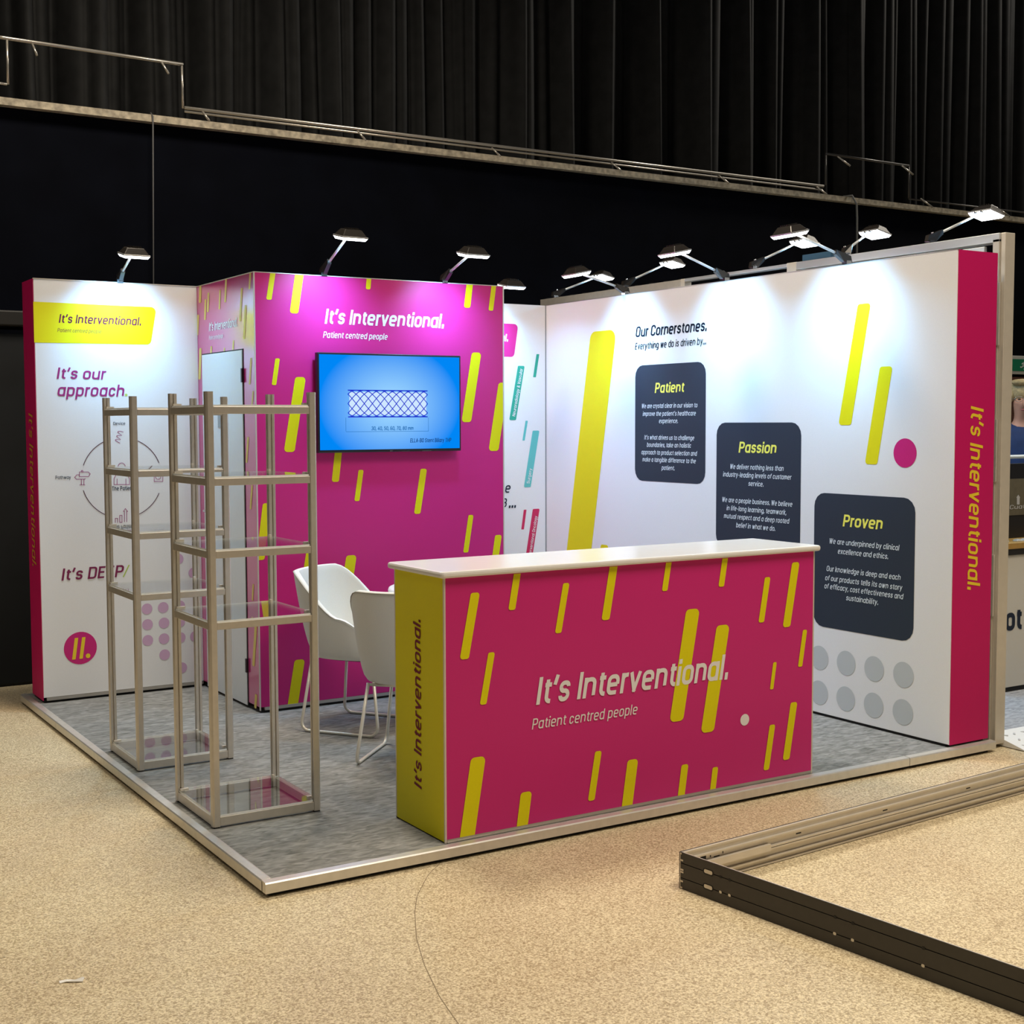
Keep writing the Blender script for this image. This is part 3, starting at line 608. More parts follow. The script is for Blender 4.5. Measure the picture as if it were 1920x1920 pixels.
for nm, _, zt, zb, ya, yb in CT:
    card = MB().poly([FRW.pt(x, z, .0012) for x, z in round_poly([(Y3 - ya, zt), (Y3 - yb, zt), (Y3 - yb, zb), (Y3 - ya, zb)], .075)][::-1]).build('text_card', CARDM, rw, label='slate card headed ' + nm)
    T = {'Patient': [('Patient', (1228, 736.6), (1283, 735.6), .066, PALEY, .17), ('We are crystal clear in our vision to', (1203.3, 765.2), (1308, 764.2), .03), ('improve the patient’s healthcare', (1205.6, 779.8), (1305, 779.4), .03), ('experience.', (1236, 793.3), (1271.7, 793.5), .03),
                     ('It’s what drives us to challenge', (1208.5, 824), (1302, 825.6), .03), ('boundaries, take an holistic', (1213.3, 838), (1296, 839.6), .03), ('approach to product selection and', (1203, 851.7), (1307, 854.8), .03), ('make a tangible difference to the', (1205, 865.2), (1305, 869), .03), ('patient.', (1241, 881), (1265.4, 882), .03)],
         'Passion': [('Passion', (1385.2, 848.5), (1456, 850.6), .066, PALEY, .17), ('We deliver nothing less than', (1369, 879.2), (1469.6, 883), .03), ('industry-leading levels of customer', (1356, 893.3), (1484, 899.6), .03), ('service.', (1403.5, 911), (1432, 912.5), .03),
                     ('We are a people business. We believe', (1354, 941), (1486, 950), .03), ('in life-long learning, teamwork,', (1362.7, 957), (1474.8, 965), .03), ('mutual respect and a deep rooted', (1357.7, 971.5), (1480, 981.5), .03), ('belief in what we do.', (1380.6, 989), (1454, 995.4), .03)],
         'Proven': [('Proven', (1580.4, 986.4), (1655, 993.8), .066, PALEY, .17), ('We are underpinned by clinical', (1555, 1019.5), (1686.3, 1031.7), .03), ('excellence and ethics.', (1571.2, 1038.5), (1665.8, 1048), .03), ('Our knowledge is deep and each', (1550, 1071), (1688.8, 1087.2), .03),
                    ('of our products tells its own story', (1547.4, 1088.6), (1691.8, 1106.2), .03), ('of efficacy, cost effectiveness and', (1546, 1103.5), (1693.7, 1123.2), .03), ('sustainability.', (1586.7, 1125), (1647, 1134.6), .03)]}[nm]
    for row in T:
        word(FRW, row[0], row[1], row[2], None, 'card_lettering', row[4] if len(row) > 4 else CARDT, card, row[5] if len(row) > 5 else .13, cap_m=row[3], seg=3)
word(FRE, IT, (1820.5, 761), (1812.5, 1107), None, 'end_lettering', GOLD, rw, .15, cap_m=.097, label='yellow upright lettering')

# ------------------------------------------------------------------ counter
co = empty('reception_counter', (C0, D0, 0)); tag(co, 'magenta reception counter with yellow bars and a white top', 'counter')
L0 = Vector((-C0, -D0, 0))
def cbox(a, b, nm, mt, bev=0, lab=None): return MB().box(Vector(a) + L0, Vector(b) + L0).build(nm, mt, co, bevel=bev, label=lab)
cbox((C0 + .006, D0, .006), (C1 - .004, D0 + .012, HC - .002), 'front_panel', MAGENTA)
cbox((C0, D0 + .006, .006), (C0 + .012, D1 - .004, HC - .002), 'side_panel', YELLOW, lab='yellow side panel')
cbox((C1 - .012, D0 + .006, .006), (C1, D1 - .004, HC - .002), 'side_panel', YELLOW, lab='yellow side panel')
cbox((C0 + .012, D0 + .012, .01), (C1 - .012, D1 - .01, HC - .02), 'body', WHITE)
for x, y in ((C0 - .001, D0 - .001), (C1 - .007, D0 - .001), (C0 - .001, D1 - .007), (C1 - .007, D1 - .007)): cbox((x, y, .0), (x + .009, y + .009, HC), 'corner_profile', ALUL, .002)
cbox((C0 + .008, D0 - .0025, .001), (C1 - .008, D0 + .004, .016), 'base_rail', TRIM)
for x, y in ((C0 + .02, D0 + .02), (C1 - .04, D0 + .02), (C0 + .0, D1 - .012), (C1 - .04, D1 - .04)): MB().lathe([(.01, 0), (.013, .008)], Vector((x + .01, y + .008, -.0005)) + L0, 12).build('foot', BLACKP, co)
tpp = [(C0 - .022, D0 - .022), (C1 + .026, D0 - .022), (C1 + .026, D1 + .03), (C0 - .022, D1 + .03)]
mb = MB().prism([Vector((x, y, HC)) + L0 for x, y in round_poly(tpp, .018)], (0, 0, .026)); mb.build('counter_top', LAMIN, co, bevel=.009)
def onco(o): o.location = L0; return o
onco(bars(FCF, [(891, 1111, 870, 1236, 17), (921.5, 1223, 905.3, 1321, 12.5), (971, 1066, 959, 1143.7, 13), (1061.5, 1093, 1046, 1187, 12), (1152, 1050, 1134.7, 1162.5, 15), (1255, 1045, 1245.7, 1108, 10.5), (1360.5, 1038, 1351.7, 1100, 10.5),
     (1439, 1082, 1426.7, 1167, 10.5), (1491.8, 1054, 1474, 1175.7, 14), (1509, 1180.7, 1499.6, 1250, 8), (1452.7, 1241.4, 1446.2, 1292.4, 6.5), (1488.4, 1316.4, 1473.3, 1424.4, 12.5), (1448, 1358.5, 1436, 1443.7, 10.5),
     (1299, 1141.6, 1267.6, 1352.6, 25.5), (1355.6, 1171.6, 1325.6, 1373, 24.5), (1121.7, 1408, 1108, 1501, 12.5), (1186.3, 1423.6, 1173.5, 1525, 20), (1284, 1433, 1275, 1506, 13), (1341, 1438, 1334, 1498, 10.5),
     (896.6, 1419, 873.5, 1584, 28), (986.6, 1484.4, 976.5, 1567, 21)], 'bar_pattern', YELLOW, co, .0018))
onco(discs(FCF, [(1396, 1349.4)], .0265, 'dot_print', LETW, co, .0018))
onco(word(FCF, IT, (1004.4, 1319), (1364.7, 1275), (1017, 1269), 'lettering', LETW, co, .16, off=.0026))
onco(word(FCF, PC, (996.5, 1367), (1194, 1339.5), (1001, 1347), 'lettering', LETW, co, .12, off=.0026))
onco(word(FCS, IT, (790, 1480), (790, 1162), (775, 1470), 'side_lettering', LETM, co, .14, cap_m=.062, off=.002, label='maroon upright lettering'))

# ------------------------------------------------------------------ shelf towers
def make_tower():
    r = empty('display_shelf', (0, 0, 0)); W, D, HT, P = .480, .487, 1.785, .031
    def post(x, y, sx, sy):       # grooved square tube, chamfered on its outer corner
        g = .006; q = P
        pr = [(0, .007), (.007, 0), (q - .002, 0), (q, .002), (q, q / 2 - g / 2), (q - .007, q / 2 - g / 2), (q - .007, q / 2 + g / 2), (q, q / 2 + g / 2), (q, q), (q / 2 + g / 2, q), (q / 2 + g / 2, q - .007), (q / 2 - g / 2, q - .007), (q / 2 - g / 2, q), (.002, q), (0, q - .002)]
        pts = [Vector((x + sx * a, y + sy * b, .006)) for a, b in pr]
        if sx * sy < 0: pts = pts[::-1]
        o = MB().prism(pts, (0, 0, HT - .006)).build('post', ALUD, r)
        MB().box((x + sx * .004, y + sy * .004, 0), (x + sx * (P - .004), y + sy * (P - .004), .006)).build('foot', DARK, o)
    post(0, 0, 1, 1); post(W, 0, -1, 1); post(0, D, 1, -1); post(W, D, -1, -1)
    lev = [1.71, 1.42, 1.125, .833]
    for z in lev:
        MB().box((P, .002, z - .015), (W - P, .024, z + .015)).build('front_rail', ALUD, r, bevel=.002)
        MB().box((.002, P, z - .015), (.024, D - P, z + .015)).build('side_rail', ALUD, r, bevel=.002)
    MB().box((P, .002, .008), (W - P, .024, .045)).build('front_rail', ALUD, r, bevel=.002)
    MB().box((.002, P, .008), (.024, D - P, .045)).build('side_rail', ALUD, r, bevel=.002)
    MB().box((P, D - .024, .008), (W - P, D - .002, .045)).build('back_rail', ALUD, r, bevel=.002)
    MB().box((W - .024, P, .008), (W - .002, D - P, .045)).build('side_rail', ALUD, r, bevel=.002)
    for z in lev + [.031]:
        zt = z + .016; g = MB(); g.box((.010, .010, zt), (W - .010, D - .010, zt + .006))
        pts = [(.034, .008), (W - .034, .008), (W - .034, .034), (W - .008, .034), (W - .008, D - .034), (W - .034, D - .034), (W - .034, D - .008), (.034, D - .008), (.034, D - .034), (.008, D - .034), (.008, .034), (.034, .034)]
        k = MB(); k.prism([Vector((a, b, zt)) for a, b in pts], (0, 0, .006)); k.m = [0, 0] + [1] * len(pts)
        s = k.build('glass_shelf', [GLASS, GEDGE], r)
        for bx in (((.010, D - .050, zt + .006), (.046, D - .036, zt + .015)), ((W - .046, .036, zt + .006), (W - .010, .050, zt + .015)), ((W - .040, D - .052, zt - .012), (W - .030, D - .032, zt + .016))):
            MB().box(*bx).build('shelf_clip', ALUL, s)
    return r
t1 = make_tower(); t1.location = (.064, .719, 0)
tag(t1, 'nearer aluminium shelf tower with glass shelves, next to the counter', 'shelf unit', 'shelf towers')
t2 = copy_tree(t1); t2.location = (.070, 1.768, 0); tag(t2, 'rear aluminium shelf tower with glass shelves, in front of the left panel', 'shelf unit')

# ------------------------------------------------------------------ chairs
def make_chair():
    r = empty('tub_chair', (0, 0, 0))
    NT, NZ = 48, 12; A0 = math.radians(138)
    def sm(a, b, x): t = min(1, max(0, (x - a) / (b - a))); return t * t * (3 - 2 * t)
    def P(th, t):
        a = abs(math.degrees(th)); hr = .862 - .235 * sm(38, 96, a) - .10 * sm(96, 138, a)
        z = .405 + (hr - .405) * t
        f = (z - .405) / .455; k = f ** .55 if f > 0 else 0
        wx = .225 + .075 * k; wy = .20 + .075 * k
        c, s = math.cos(th), math.sin(th); n = 2.7
        q = (abs(c) ** n + abs(s) ** n) ** (-1 / n)
        return Vector((s * q * wx, -c * q * wy - .05 * k * (1 if a < 90 else max(0, 1 - (a - 90) / 40)) * max(0, c), z))
    mb = MB()
    for i in range(NT + 1):
        for j in range(NZ + 1): mb.v.append(P(-A0 + 2 * A0 * i / NT, j / NZ))
    for i in range(NT):
        for j in range(NZ): a = i * (NZ + 1) + j; mb.f.append([a, a + NZ + 1, a + NZ + 2, a + 1]); mb.m.append(0)
    o = mb.build('shell', CHAIRW, r, True)
    s_ = o.modifiers.new('thick', 'SOLIDIFY'); s_.thickness = .03; s_.offset = -1 if False else 0; b = o.modifiers.new('round', 'BEVEL'); b.width = .010; b.segments = 3; b.limit_method = 'ANGLE'; b.angle_limit = math.radians(50)
    mb = MB().tube([P(-A0 + 2 * A0 * i / NT, .985) + Vector((math.sin(-A0 + 2 * A0 * i / NT), -math.cos(-A0 + 2 * A0 * i / NT), 0)) * .016 for i in range(NT + 1)], .0025, 6); mb.build('piping', mat('grey_piping', (.35, .33, .28), .7), r, True)
    ct = [(.205 * math.sin(a) * (abs(math.cos(a)) ** 3 + abs(math.sin(a)) ** 3) ** (-1 / 3), .20 * math.cos(a) * (abs(math.cos(a)) ** 3 + abs(math.sin(a)) ** 3) ** (-1 / 3) + .02) for a in [k * math.pi / 20 for k in range(40)]]
    MB().prism([Vector((x, y, .400)) for x, y in ct][::-1], (0, 0, .065)).build('seat', CHAIRW, r, True, bevel=.02)
    MB().prism([Vector((x * .9, y * .9, .388)) for x, y in ct][::-1], (0, 0, .014)).build('seat_base', BLACKP, r)
    for s in (-1, 1):
        pts = fillet([(s * .195, -.185, .400), (s * .245, -.235, .009), (s * .245, .235, .009), (s * .185, .17, .400)], .045, False, 6)
        MB().tube(pts, .0085, 10).build('sled_leg', WIRE, r, True)
    MB().tube([(-.19, -.182, .392), (.19, -.182, .392)], .008, 8).tube([(-.18, .166, .392), (.18, .166, .392)], .008, 8).build('cross_bar', WIRE, r, True)
    return r
ch1 = make_chair(); ch1.location = (1.40, 2.09, 0); ch1.rotation_euler.z = math.atan2(-.81, .59) - math.pi / 2
tag(ch1, 'white tub chair at the back, seen from its open side', 'chair', 'chairs around the table')
ch2 = copy_tree(ch1); ch2.location = (1.335, 1.305, 0); ch2.rotation_euler.z = math.atan2(.70, .71) - math.pi / 2
tag(ch2, 'white tub chair with its back to the camera, beside the counter end', 'chair')
tb = empty('round_table', (1.90, 1.84, 0)); tag(tb, 'white round table mostly hidden behind the counter', 'table')
MB().lathe([(.385, .720), (.4, .727), (.404, .742), (.4, .756), (.39, .760)], (0, 0, 0), 64).build('table_top', mat('white_table_top', (.82, .82, .80), .3), tb, True)
MB().lathe([(.03, .02), (.03, .72)], (0, 0, 0), 20).build('column', CHROME, tb, True)
MB().lathe([(.24, 0), (.24, .006), (.05, .022)], (0, 0, 0), 48).build('base', CHROME, tb, True)

# ------------------------------------------------------------------ neighbour's wall frame behind the right wall
nf = empty('wall_frame', (4.1, 0, 0)); tag(nf, 'taller aluminium wall frame standing behind the long white wall', 'wall frame')
NX, NH, NY0, NY1 = 4.06, 2.612, .045, 4.30
ALUN = mat('bright_aluminium_beam', (.74, .76, .78), .35, .7)
def nb(a, b, nm, mt, bev=0, lab=None): v = Vector((-4.1, 0, 0)); return MB().box(Vector(a) + v, Vector(b) + v).build(nm, mt, nf, bevel=bev, label=lab)
nb((NX + .01, NY0, -.035), (NX + .085, NY0 + .03, NH), 'end_post', ALUL, .003)
nb((NX - .0, NY0 + .03, -.03), (NX + .03, NY0 + .07, NH - .03), 'upright', ALUD, .002)
for z in (2.2, 1.5, .8): nb((NX - .006, NY0 + .02, z - .16), (NX + .004, NY0 + .05, z + .16), 'inner_strip', ALU, .001)
nb((NX, NY0 + .03, NH - .045), (NX + .08, 1.52, NH), 'top_beam', ALUN, .002)
nb((NX - .001, NY0 + .12, NH - .10), (NX + .02, 1.50, NH - .06), 'top_beam', ALUN, .002)
nb((NX, 1.52, NH - .12), (NX + .07, 1.60, NH + .002), 'joint_post', ALUL, .002)
nb((NX, 1.60, NH - .022), (NX + .06, 2.56, NH - .002), 'top_beam', ALUN, .002)
nb((NX, 1.60, NH - .10), (NX + .04, 2.50, NH - .082), 'lower_beam', ALUN, .002)
nb((NX, 2.56, NH - .12), (NX + .06, 2.60, NH - .002), 'joint_post', ALUL, .002)
nb((NX, 2.60, NH - .055), (NX + .06, NY1, NH - .004), 'top_beam', ALUD, .002)
nb((NX + .07, NY0 + .03, 0), (NX + .082, NY1, NH - .14), 'infill_board', mat('board_back', (.5, .5, .48), .7), 0)
mb = MB()
for k in range(26): y = .2 + k * .16; mb.box((NX + .01 - 4.1, y, NH - (.004 if 1.6 < y < 2.56 else 0) - .001), (NX + .03 - 4.1, y + .035, NH + .002))
mb.build('slot_row', DARK, nf)
o = MB().box((NX + .02, 1.26, NH + .004), (NX + .10, 1.49, NH + .040)).build('beam_end_box', mat('blue_grey_box', (.03, .09, .16), .5), bevel=.002)
tag(o, 'small blue grey box lying on top of the wall frame joint', 'box')

# ------------------------------------------------------------------ neighbour's stand at the right edge
n0 = empty('stand_floor', (5, 0, ZF)); tag(n0, 'grey carpeted neighbouring stand floor with a white chequered ramp edge', 'platform')
MB().box((-.84, .13, 0), (3.2, 3.6, -ZF)).build('carpet', carpet_mat('light_grey_carpet', (.27, .27, .28), (.52, .52, .53), 60), n0)
MB().prism([Vector((-.86, -.075, .004)), Vector((-.86, -.075, .010)), Vector((-.86, .13, -ZF + .004)), Vector((-.86, .13, .004))], (4.06, 0, 0)).build('ramp', mat('white_ramp_plate', (.80, .80, .78), .35), n0)
mb = MB(); slope = (-ZF - .006) / .205
for i in range(52):
    for j in range(3):
        x = -.82 + i * .075 + (j % 2) * .037; y = -.045 + j * .06; z = .0115 + (y + .075) * slope
        mb.box((x, y, z - .002), (x + .03, y + .012, z + .0025), Matrix.Rotation(math.radians(40 if (i + j) % 2 else -40), 3, 'Z'))
mb.build('ramp_studs', mat('ramp_stud_grey', (.62, .62, .62), .4), n0)
nc = empty('exhibition_counter', (5.1, .775, 0)); tag(nc, 'cream neighbouring counter with black lettering, cut off by the right edge', 'counter')
MB().box((-.10, 0, .03), (1.9, .32, .84)).build('body', mat('cream_counter_board', (.66, .62, .54), .5), nc, bevel=.003)
MB().box((-.09, .01, -.001), (1.88, .31, .03)).build('plinth', DARK, nc)
MB().box((-.11, -.01, .842), (1.92, .34, .879)).build('edge_band', BLACKP, nc)
MB().box((-.12, -.015, .879), (1.93, .35, .912)).build('wood_edge', mat('oak_edge', (.42, .24, .06), .5, noise=.2, nscale=12), nc)
FN = Face((5.1, .775, 0), (1, 0, 0), (0, -1, 0), -9, 9, -1, 9)
o = word(FN, 'boot', (1845, 1186), (1915, 1182), (1845, 1145), 'lettering', LETK, nc, .2, 0); o.location = (-5.1, -.775, 0)
ds = empty('display_board', (5.4, 1.0, .912)); tag(ds, 'black display board with an olive band, standing on the cream counter', 'display board')
MB().box((-.5, 0, 0), (1.3, .05, .47)).build('board', BLACKP, ds)
MB().box((-.48, -.004, .145), (1.28, 0, .375)).build('olive_band', mat('olive_panel', (.115, .10, .065), .6, noise=.1, nscale=30), ds)
FD = Face((5.4, .996, 0), (1, 0, 0), (0, -1, 0), -9, 9, -1, 9)
LG = mat('silver_logo', (.5, .5, .5), .4)
o = word(FD, 'Cuati', (1892.5, 955), (1924, 953), (1893, 947), 'logo_lettering', LG, ds, .13, seg=2); o.location = (-5.4, -1.0, -.912)
q = [FD.pt(*FD.px(*p), .002) - Vector((5.4, 1.0, .912)) for p in ((1906.2, 946), (1906.2, 933), (1905, 933), (1908.8, 927.5), (1912.4, 933), (1911.4, 933), (1911.2, 946))]
MB().poly(q).build('logo_arrow', LG, ds)
rk = empty('rail_rack', (5.4, 1.085, .912)); tag(rk, 'pair of white horizontal rails in front of the person in blue', 'rail')
for z in (.43, .50): MB().tube([(-.5, 0, z + .01), (1.4, 0, z + .01)], .0125, 10).build('rail_tube', mat('white_rail_paint', (.75, .77, .72), .4), rk, True)
for x in (-.49, 1.39): MB().box((x - .012, -.012, 0), (x + .012, .012, .53)).build('upright', MAT['white_rail_paint'], rk)
for i, (x, a, lb) in enumerate(((5.24, .5, 'small pale item lying nearest the frame post on the neighbouring counter'), (5.36, -.2, 'pale item in the middle of the neighbouring counter edge'), (5.42, .2, 'pale item furthest right on the neighbouring counter edge'))):
    o = MB().box((-.024, -.02, 0), (.024, .02, .008)).box((-.016, -.014, .008), (.016, .014, .014)).build('badge_reel', mat('pale_item', (.6, .6, .56), .35), bevel=.002)
    o.location = (x - .08, .84, .912); o.rotation_euler.z = a; tag(o, lb, 'small item', 'items on the neighbouring counter')

# person behind the neighbour's counter
pe = empty('person', (6.29, 1.59, 0)); tag(pe, 'person with short fair hair and glasses in a dark blue shirt at the right edge', 'person')
SKIN = mat('skin', (.50, .26, .18), .55, noise=.06, nscale=12); SHIRT = mat('blue_shirt', (.012, .035, .12), .8, noise=.15, nscale=20, bump=.2)
HAIR = mat('fair_hair', (.42, .33, .17), .6, noise=.3, nscale=60); TROU = mat('dark_trousers', (.02, .02, .03), .8)
def skin_body(name, V, E, R, mt, parent, root=0, sub=2):
    me = bpy.data.meshes.new(name); me.from_pydata(V, E, []); o = bpy.data.objects.new(name, me); COL.objects.link(o); o.parent = parent
    sk = o.modifiers.new('skin', 'SKIN'); lay = me.skin_vertices[0] if me.skin_vertices else None
    if lay is None:
        bpy.context.view_layer.objects.active = o; bpy.ops.mesh.customdata_skin_add() if hasattr(bpy.ops.mesh, 'customdata_skin_add') else None; lay = me.skin_vertices[0]
    for i, r in enumerate(R): lay.data[i].radius = r if isinstance(r, tuple) else (r, r)
    lay.data[root].use_root = True
    s = o.modifiers.new('sub', 'SUBSURF'); s.levels = sub; s.render_levels = sub
    me.materials.append(mt); sk.use_smooth_shade = True
    return o
S = 1.06
V = [(0, 0, .95), (0, 0, 1.12), (0, .0, 1.32), (0, -.01, 1.47), (0, -.01, 1.55), (0, -.03, 1.64), (0, -.04, 1.72),
     (-.10, 0, .88), (-.11, .0, .48), (-.11, .03, .08), (-.11, -.12, .03), (.10, 0, .88), (.11, 0, .48), (.11, .03, .08), (.11, -.12, .03),
     (-.17, 0, 1.42), (-.24, -.02, 1.16), (-.19, -.22, 1.04), (-.17, -.29, 1.02), (.17, 0, 1.42), (.24, -.02, 1.16), (.19, -.22, 1.04), (.17, -.29, 1.02)]
V = [(x * S, y * S, z * S) for x, y, z in V]
E_ = [(0, 1), (1, 2), (2, 3), (3, 4), (4, 5), (5, 6), (0, 7), (7, 8), (8, 9), (9, 10), (0, 11), (11, 12), (12, 13), (13, 14), (3, 15), (15, 16), (16, 17), (17, 18), (3, 19), (19, 20), (20, 21), (21, 22)]
R_ = [(.15, .11), (.14, .10), (.16, .11), (.12, .085), .045, (.060, .078), (.075, .088), .085, .06, .04, .035, .085, .06, .04, .035, .06, .045, .033, .028, .06, .045, .033, .028]
skin_body('body', V, E_, R_, SKIN, pe)
Vs = [V[i] for i in (0, 1, 2, 3, 15, 16, 19, 20)] + [(0, -.02, 1.555 * S)]
skin_body('shirt', Vs, [(0, 1), (1, 2), (2, 3), (3, 4), (4, 5), (3, 6), (6, 7), (3, 8)], [(.185, .14), (.18, .135), (.20, .145), (.15, .12), .10, .078, .10, .078, .078], SHIRT, pe)
Vt = [V[i] for i in (0, 7, 8, 9, 11, 12, 13)]
skin_body('trousers', Vt, [(0, 1), (1, 2), (2, 3), (0, 4), (4, 5), (5, 6)], [(.165, .12), .10, .075, .06, .10, .075, .06], TROU, pe)
def ellip(mb, c, r, a0=0, n=20, k=12, zmin=-1, ymax=9):
    st = len(mb.v)
    for j in range(k + 1):
        p = math.pi * j / k
        for i in range(n): t = 2 * math.pi * i / n; mb.v.append(Vector((c[0] + r[0] * math.sin(p) * math.cos(t), c[1] + r[1] * math.sin(p) * math.sin(t), c[2] + r[2] * math.cos(p))))
    for j in range(k):
        for i in range(n): a = st + j * n + i; b = st + j * n + (i + 1) % n; mb.f.append([a, a + n, b + n, b]); mb.m.append(0)
    return mb
hc = (0, -.035 * S, 1.70 * S)
mb = ellip(MB(), (hc[0], hc[1] + .040, hc[2] + .056), (.093, .098, .086)); ellip(mb, (-.072, hc[1] + .02, hc[2] + .035), (.028, .05, .055)); ellip(mb, (.072, hc[1] + .02, hc[2] + .035), (.028, .05, .055)); ellip(mb, (-.02, hc[1] - .04, hc[2] + .116), (.066, .05, .022)); mb.build('hair', HAIR, pe, True)
mb = ellip(MB(), (0, hc[1] - .105, hc[2] - .03), (.014, .022, .026)); ellip(mb, (-.092, hc[1] + .01, hc[2] - .025), (.012, .02, .034)); ellip(mb, (.092, hc[1] + .01, hc[2] - .025), (.012, .02, .034)); mb.build('nose_and_ears', SKIN, pe, True)
mb = ellip(MB(), (-.033, hc[1] - .096, hc[2] - .003), (.011, .006, .006)); ellip(mb, (.033, hc[1] - .096, hc[2] - .003), (.011, .006, .006)); mb.build('eyes', mat('dark_eye', (.03, .02, .02), .2), pe, True)
ellip(MB(), (0, hc[1] - .094, hc[2] - .075), (.024, .008, .006)).build('mouth', mat('lip', (.35, .10, .09), .5), pe, True)
mb = MB()
for s in (-1, 1): mb.tube([(s * .036 + .026 * math.cos(t), hc[1] - .112, hc[2] - .002 + .018 * math.sin(t)) for t in [k * math.pi / 8 for k in range(17)]], .0022, 6, False)
mb.tube([(-.01, hc[1] - .112, hc[2]), (.01, hc[1] - .112, hc[2])], .002, 6); mb.tube([(-.062, hc[1] - .11, hc[2]), (-.095, hc[1], hc[2])], .002, 6); mb.tube([(.062, hc[1] - .11, hc[2]), (.095, hc[1], hc[2])], .002, 6)
mb.build('glasses', mat('spectacle_frame', (.35, .34, .33), .2, .8), pe, True)
for s in (-1, 1):
    hx, hy, hz = V[18 if s < 0 else 22]; mb = ellip(MB(), (hx, hy - .045, hz), (.038, .05, .018), n=12, k=8)
    for k in range(4): mb.tube([(hx - .027 + k * .018, hy - .08, hz), (hx - .03 + k * .02, hy - .115 - (.01 if k in (1, 2) else 0), hz - .004), (hx - .03 + k * .02, hy - .14 - (.012 if k in (1, 2) else 0), hz - .016)], .0085, 8)
    mb.tube([(hx - s * .03, hy - .03, hz), (hx - s * .05, hy - .06, hz - .004), (hx - s * .052, hy - .085, hz - .012)], .0095, 8); mb.build('hand', SKIN, pe, True)
pe.rotation_euler.z = math.radians(-46)

# ------------------------------------------------------------------ dark profile frame lying on the floor
fr = empty('profile_frame', (0, 0, ZF)); tag(fr, 'dark aluminium modular frame lying on the floor at the lower right', 'frame')
Cn = Vector((1.333, -.703, 0)); d1 = Vector((.159, -1.349, 0)).normalized(); d2 = Vector((2.16, .147, 0)).normalized(); FH = .137
def fbeam(p0, d, inn, length, name, outer):
    mats = [outer, ALUL, DARK]
    mb = MB(); n = inn
    def bx(s0, s1, t0, t1, z0, z1, mi):
        mb.cur = mi; p = lambda s, t, z: p0 + d * s + n * t + Vector((0, 0, z))
        pts = [p(s0, t0, z0), p(s1, t0, z0), p(s1, t1, z0), p(s0, t1, z0)]
        if d.cross(n).z < 0: pts = pts[::-1]
        mb.prism(pts, (0, 0, z1 - z0))
    gz = (.042, .097)            # two grooves divide the outer face in three bands
    z = 0
    for a, b in ((.001, gz[0] - .0015), (gz[0] + .0015, gz[1] - .0015), (gz[1] + .0015, FH)): bx(0, length, 0, .004, a, b, 0)
    bx(0, length, .004, .007, .001, FH - .001, 1)
    for gzz in gz: bx(0, length, .0035, .0045, gzz - .0015, gzz + .0015, 2)
    for zz, t in ((.006, .016), (.030, .020), (.064, .022), (.073, .022), (.108, .020), (FH - .005, .012)): bx(0, length, .007, t, zz - .003, zz + .003, 1)
    return mb.build(name, mats, fr)
in1 = Vector((-d1.y, d1.x, 0)); in1 = in1 if in1.dot(d2) > 0 else -in1
in2 = Vector((-d2.y, d2.x, 0)); in2 = in2 if in2.dot(d1) > 0 else -in2
b1 = fbeam(Cn, d1, in1, 3.0, 'side_profile', BRONZE); b2 = fbeam(Cn, d2, in2, 4.2, 'side_profile', BRONZE)
e1 = Cn + d1 * 3.0; fbeam(e1, d2, -in2, 4.2, 'side_profile', BRONZE)
def on1(s0, s1, z0, z1, nm, mt, t=-.0008):
    p = lambda s, z: Cn + d1 * s + in1 * t + Vector((0, 0, z))
    rp = round_poly([(s0, z1), (s1, z1), (s1, z0), (s0, z0)], (z1 - z0) * .4)
    mb = MB().poly([p(a, b) for a, b in rp]); return mb.build(nm, mt, b1)
SLT = mat('bright_slot_insert', (.80, .74, .62), .4)
for gz in (.042, .097):
    on1(.118, .168, gz - .010, gz + .012, 'slot_surround', DARK, -.0006); on1(.124, .163, gz - .005, gz + .009, 'slot_opening', SLT, -.0012)
    for s in (.196, .238, .69, .76, 1.02): on1(s, s + .012, gz - .005, gz + .005, 'pin_hole', SLT if gz < .05 else DARK, -.0012)
def on2(s0, s1, z0, z1, nm, mt, t=.0225):
    p = lambda s, z: Cn + d2 * s + in2 * t + Vector((0, 0, z))
    return MB().poly([p(s0, z0), p(s1, z0), p(s1, z1), p(s0, z1)]).build(nm, mt, b2)
for i, (s, mt) in enumerate(((.62, DARK), (1.15, DARK), (1.72, DARK))): on2(s, s + .03, .088, .093, 'pin_hole', mt, .0075)
on2(.10, .13, .085, .1, 'slot_surround', DARK, .0075); on2(.15, .155, .088, .096, 'pin_hole', DARK, .0075); on2(.17, .20, .084, .088, 'pin_hole', DARK, .0075); on2(.215, .22, .09, .099, 'pin_hole', DARK, .0075)
mb = MB(); p = lambda s, t, z: Cn + d2 * s + in2 * t + Vector((0, 0, z))
mb.prism([p(.02, .007, .058), p(.02, .026, .058), p(.46, .026, .058), p(.46, .007, .058)][::-1], (0, 0, .026)); mb.build('joining_sleeve', ALUL, fr)

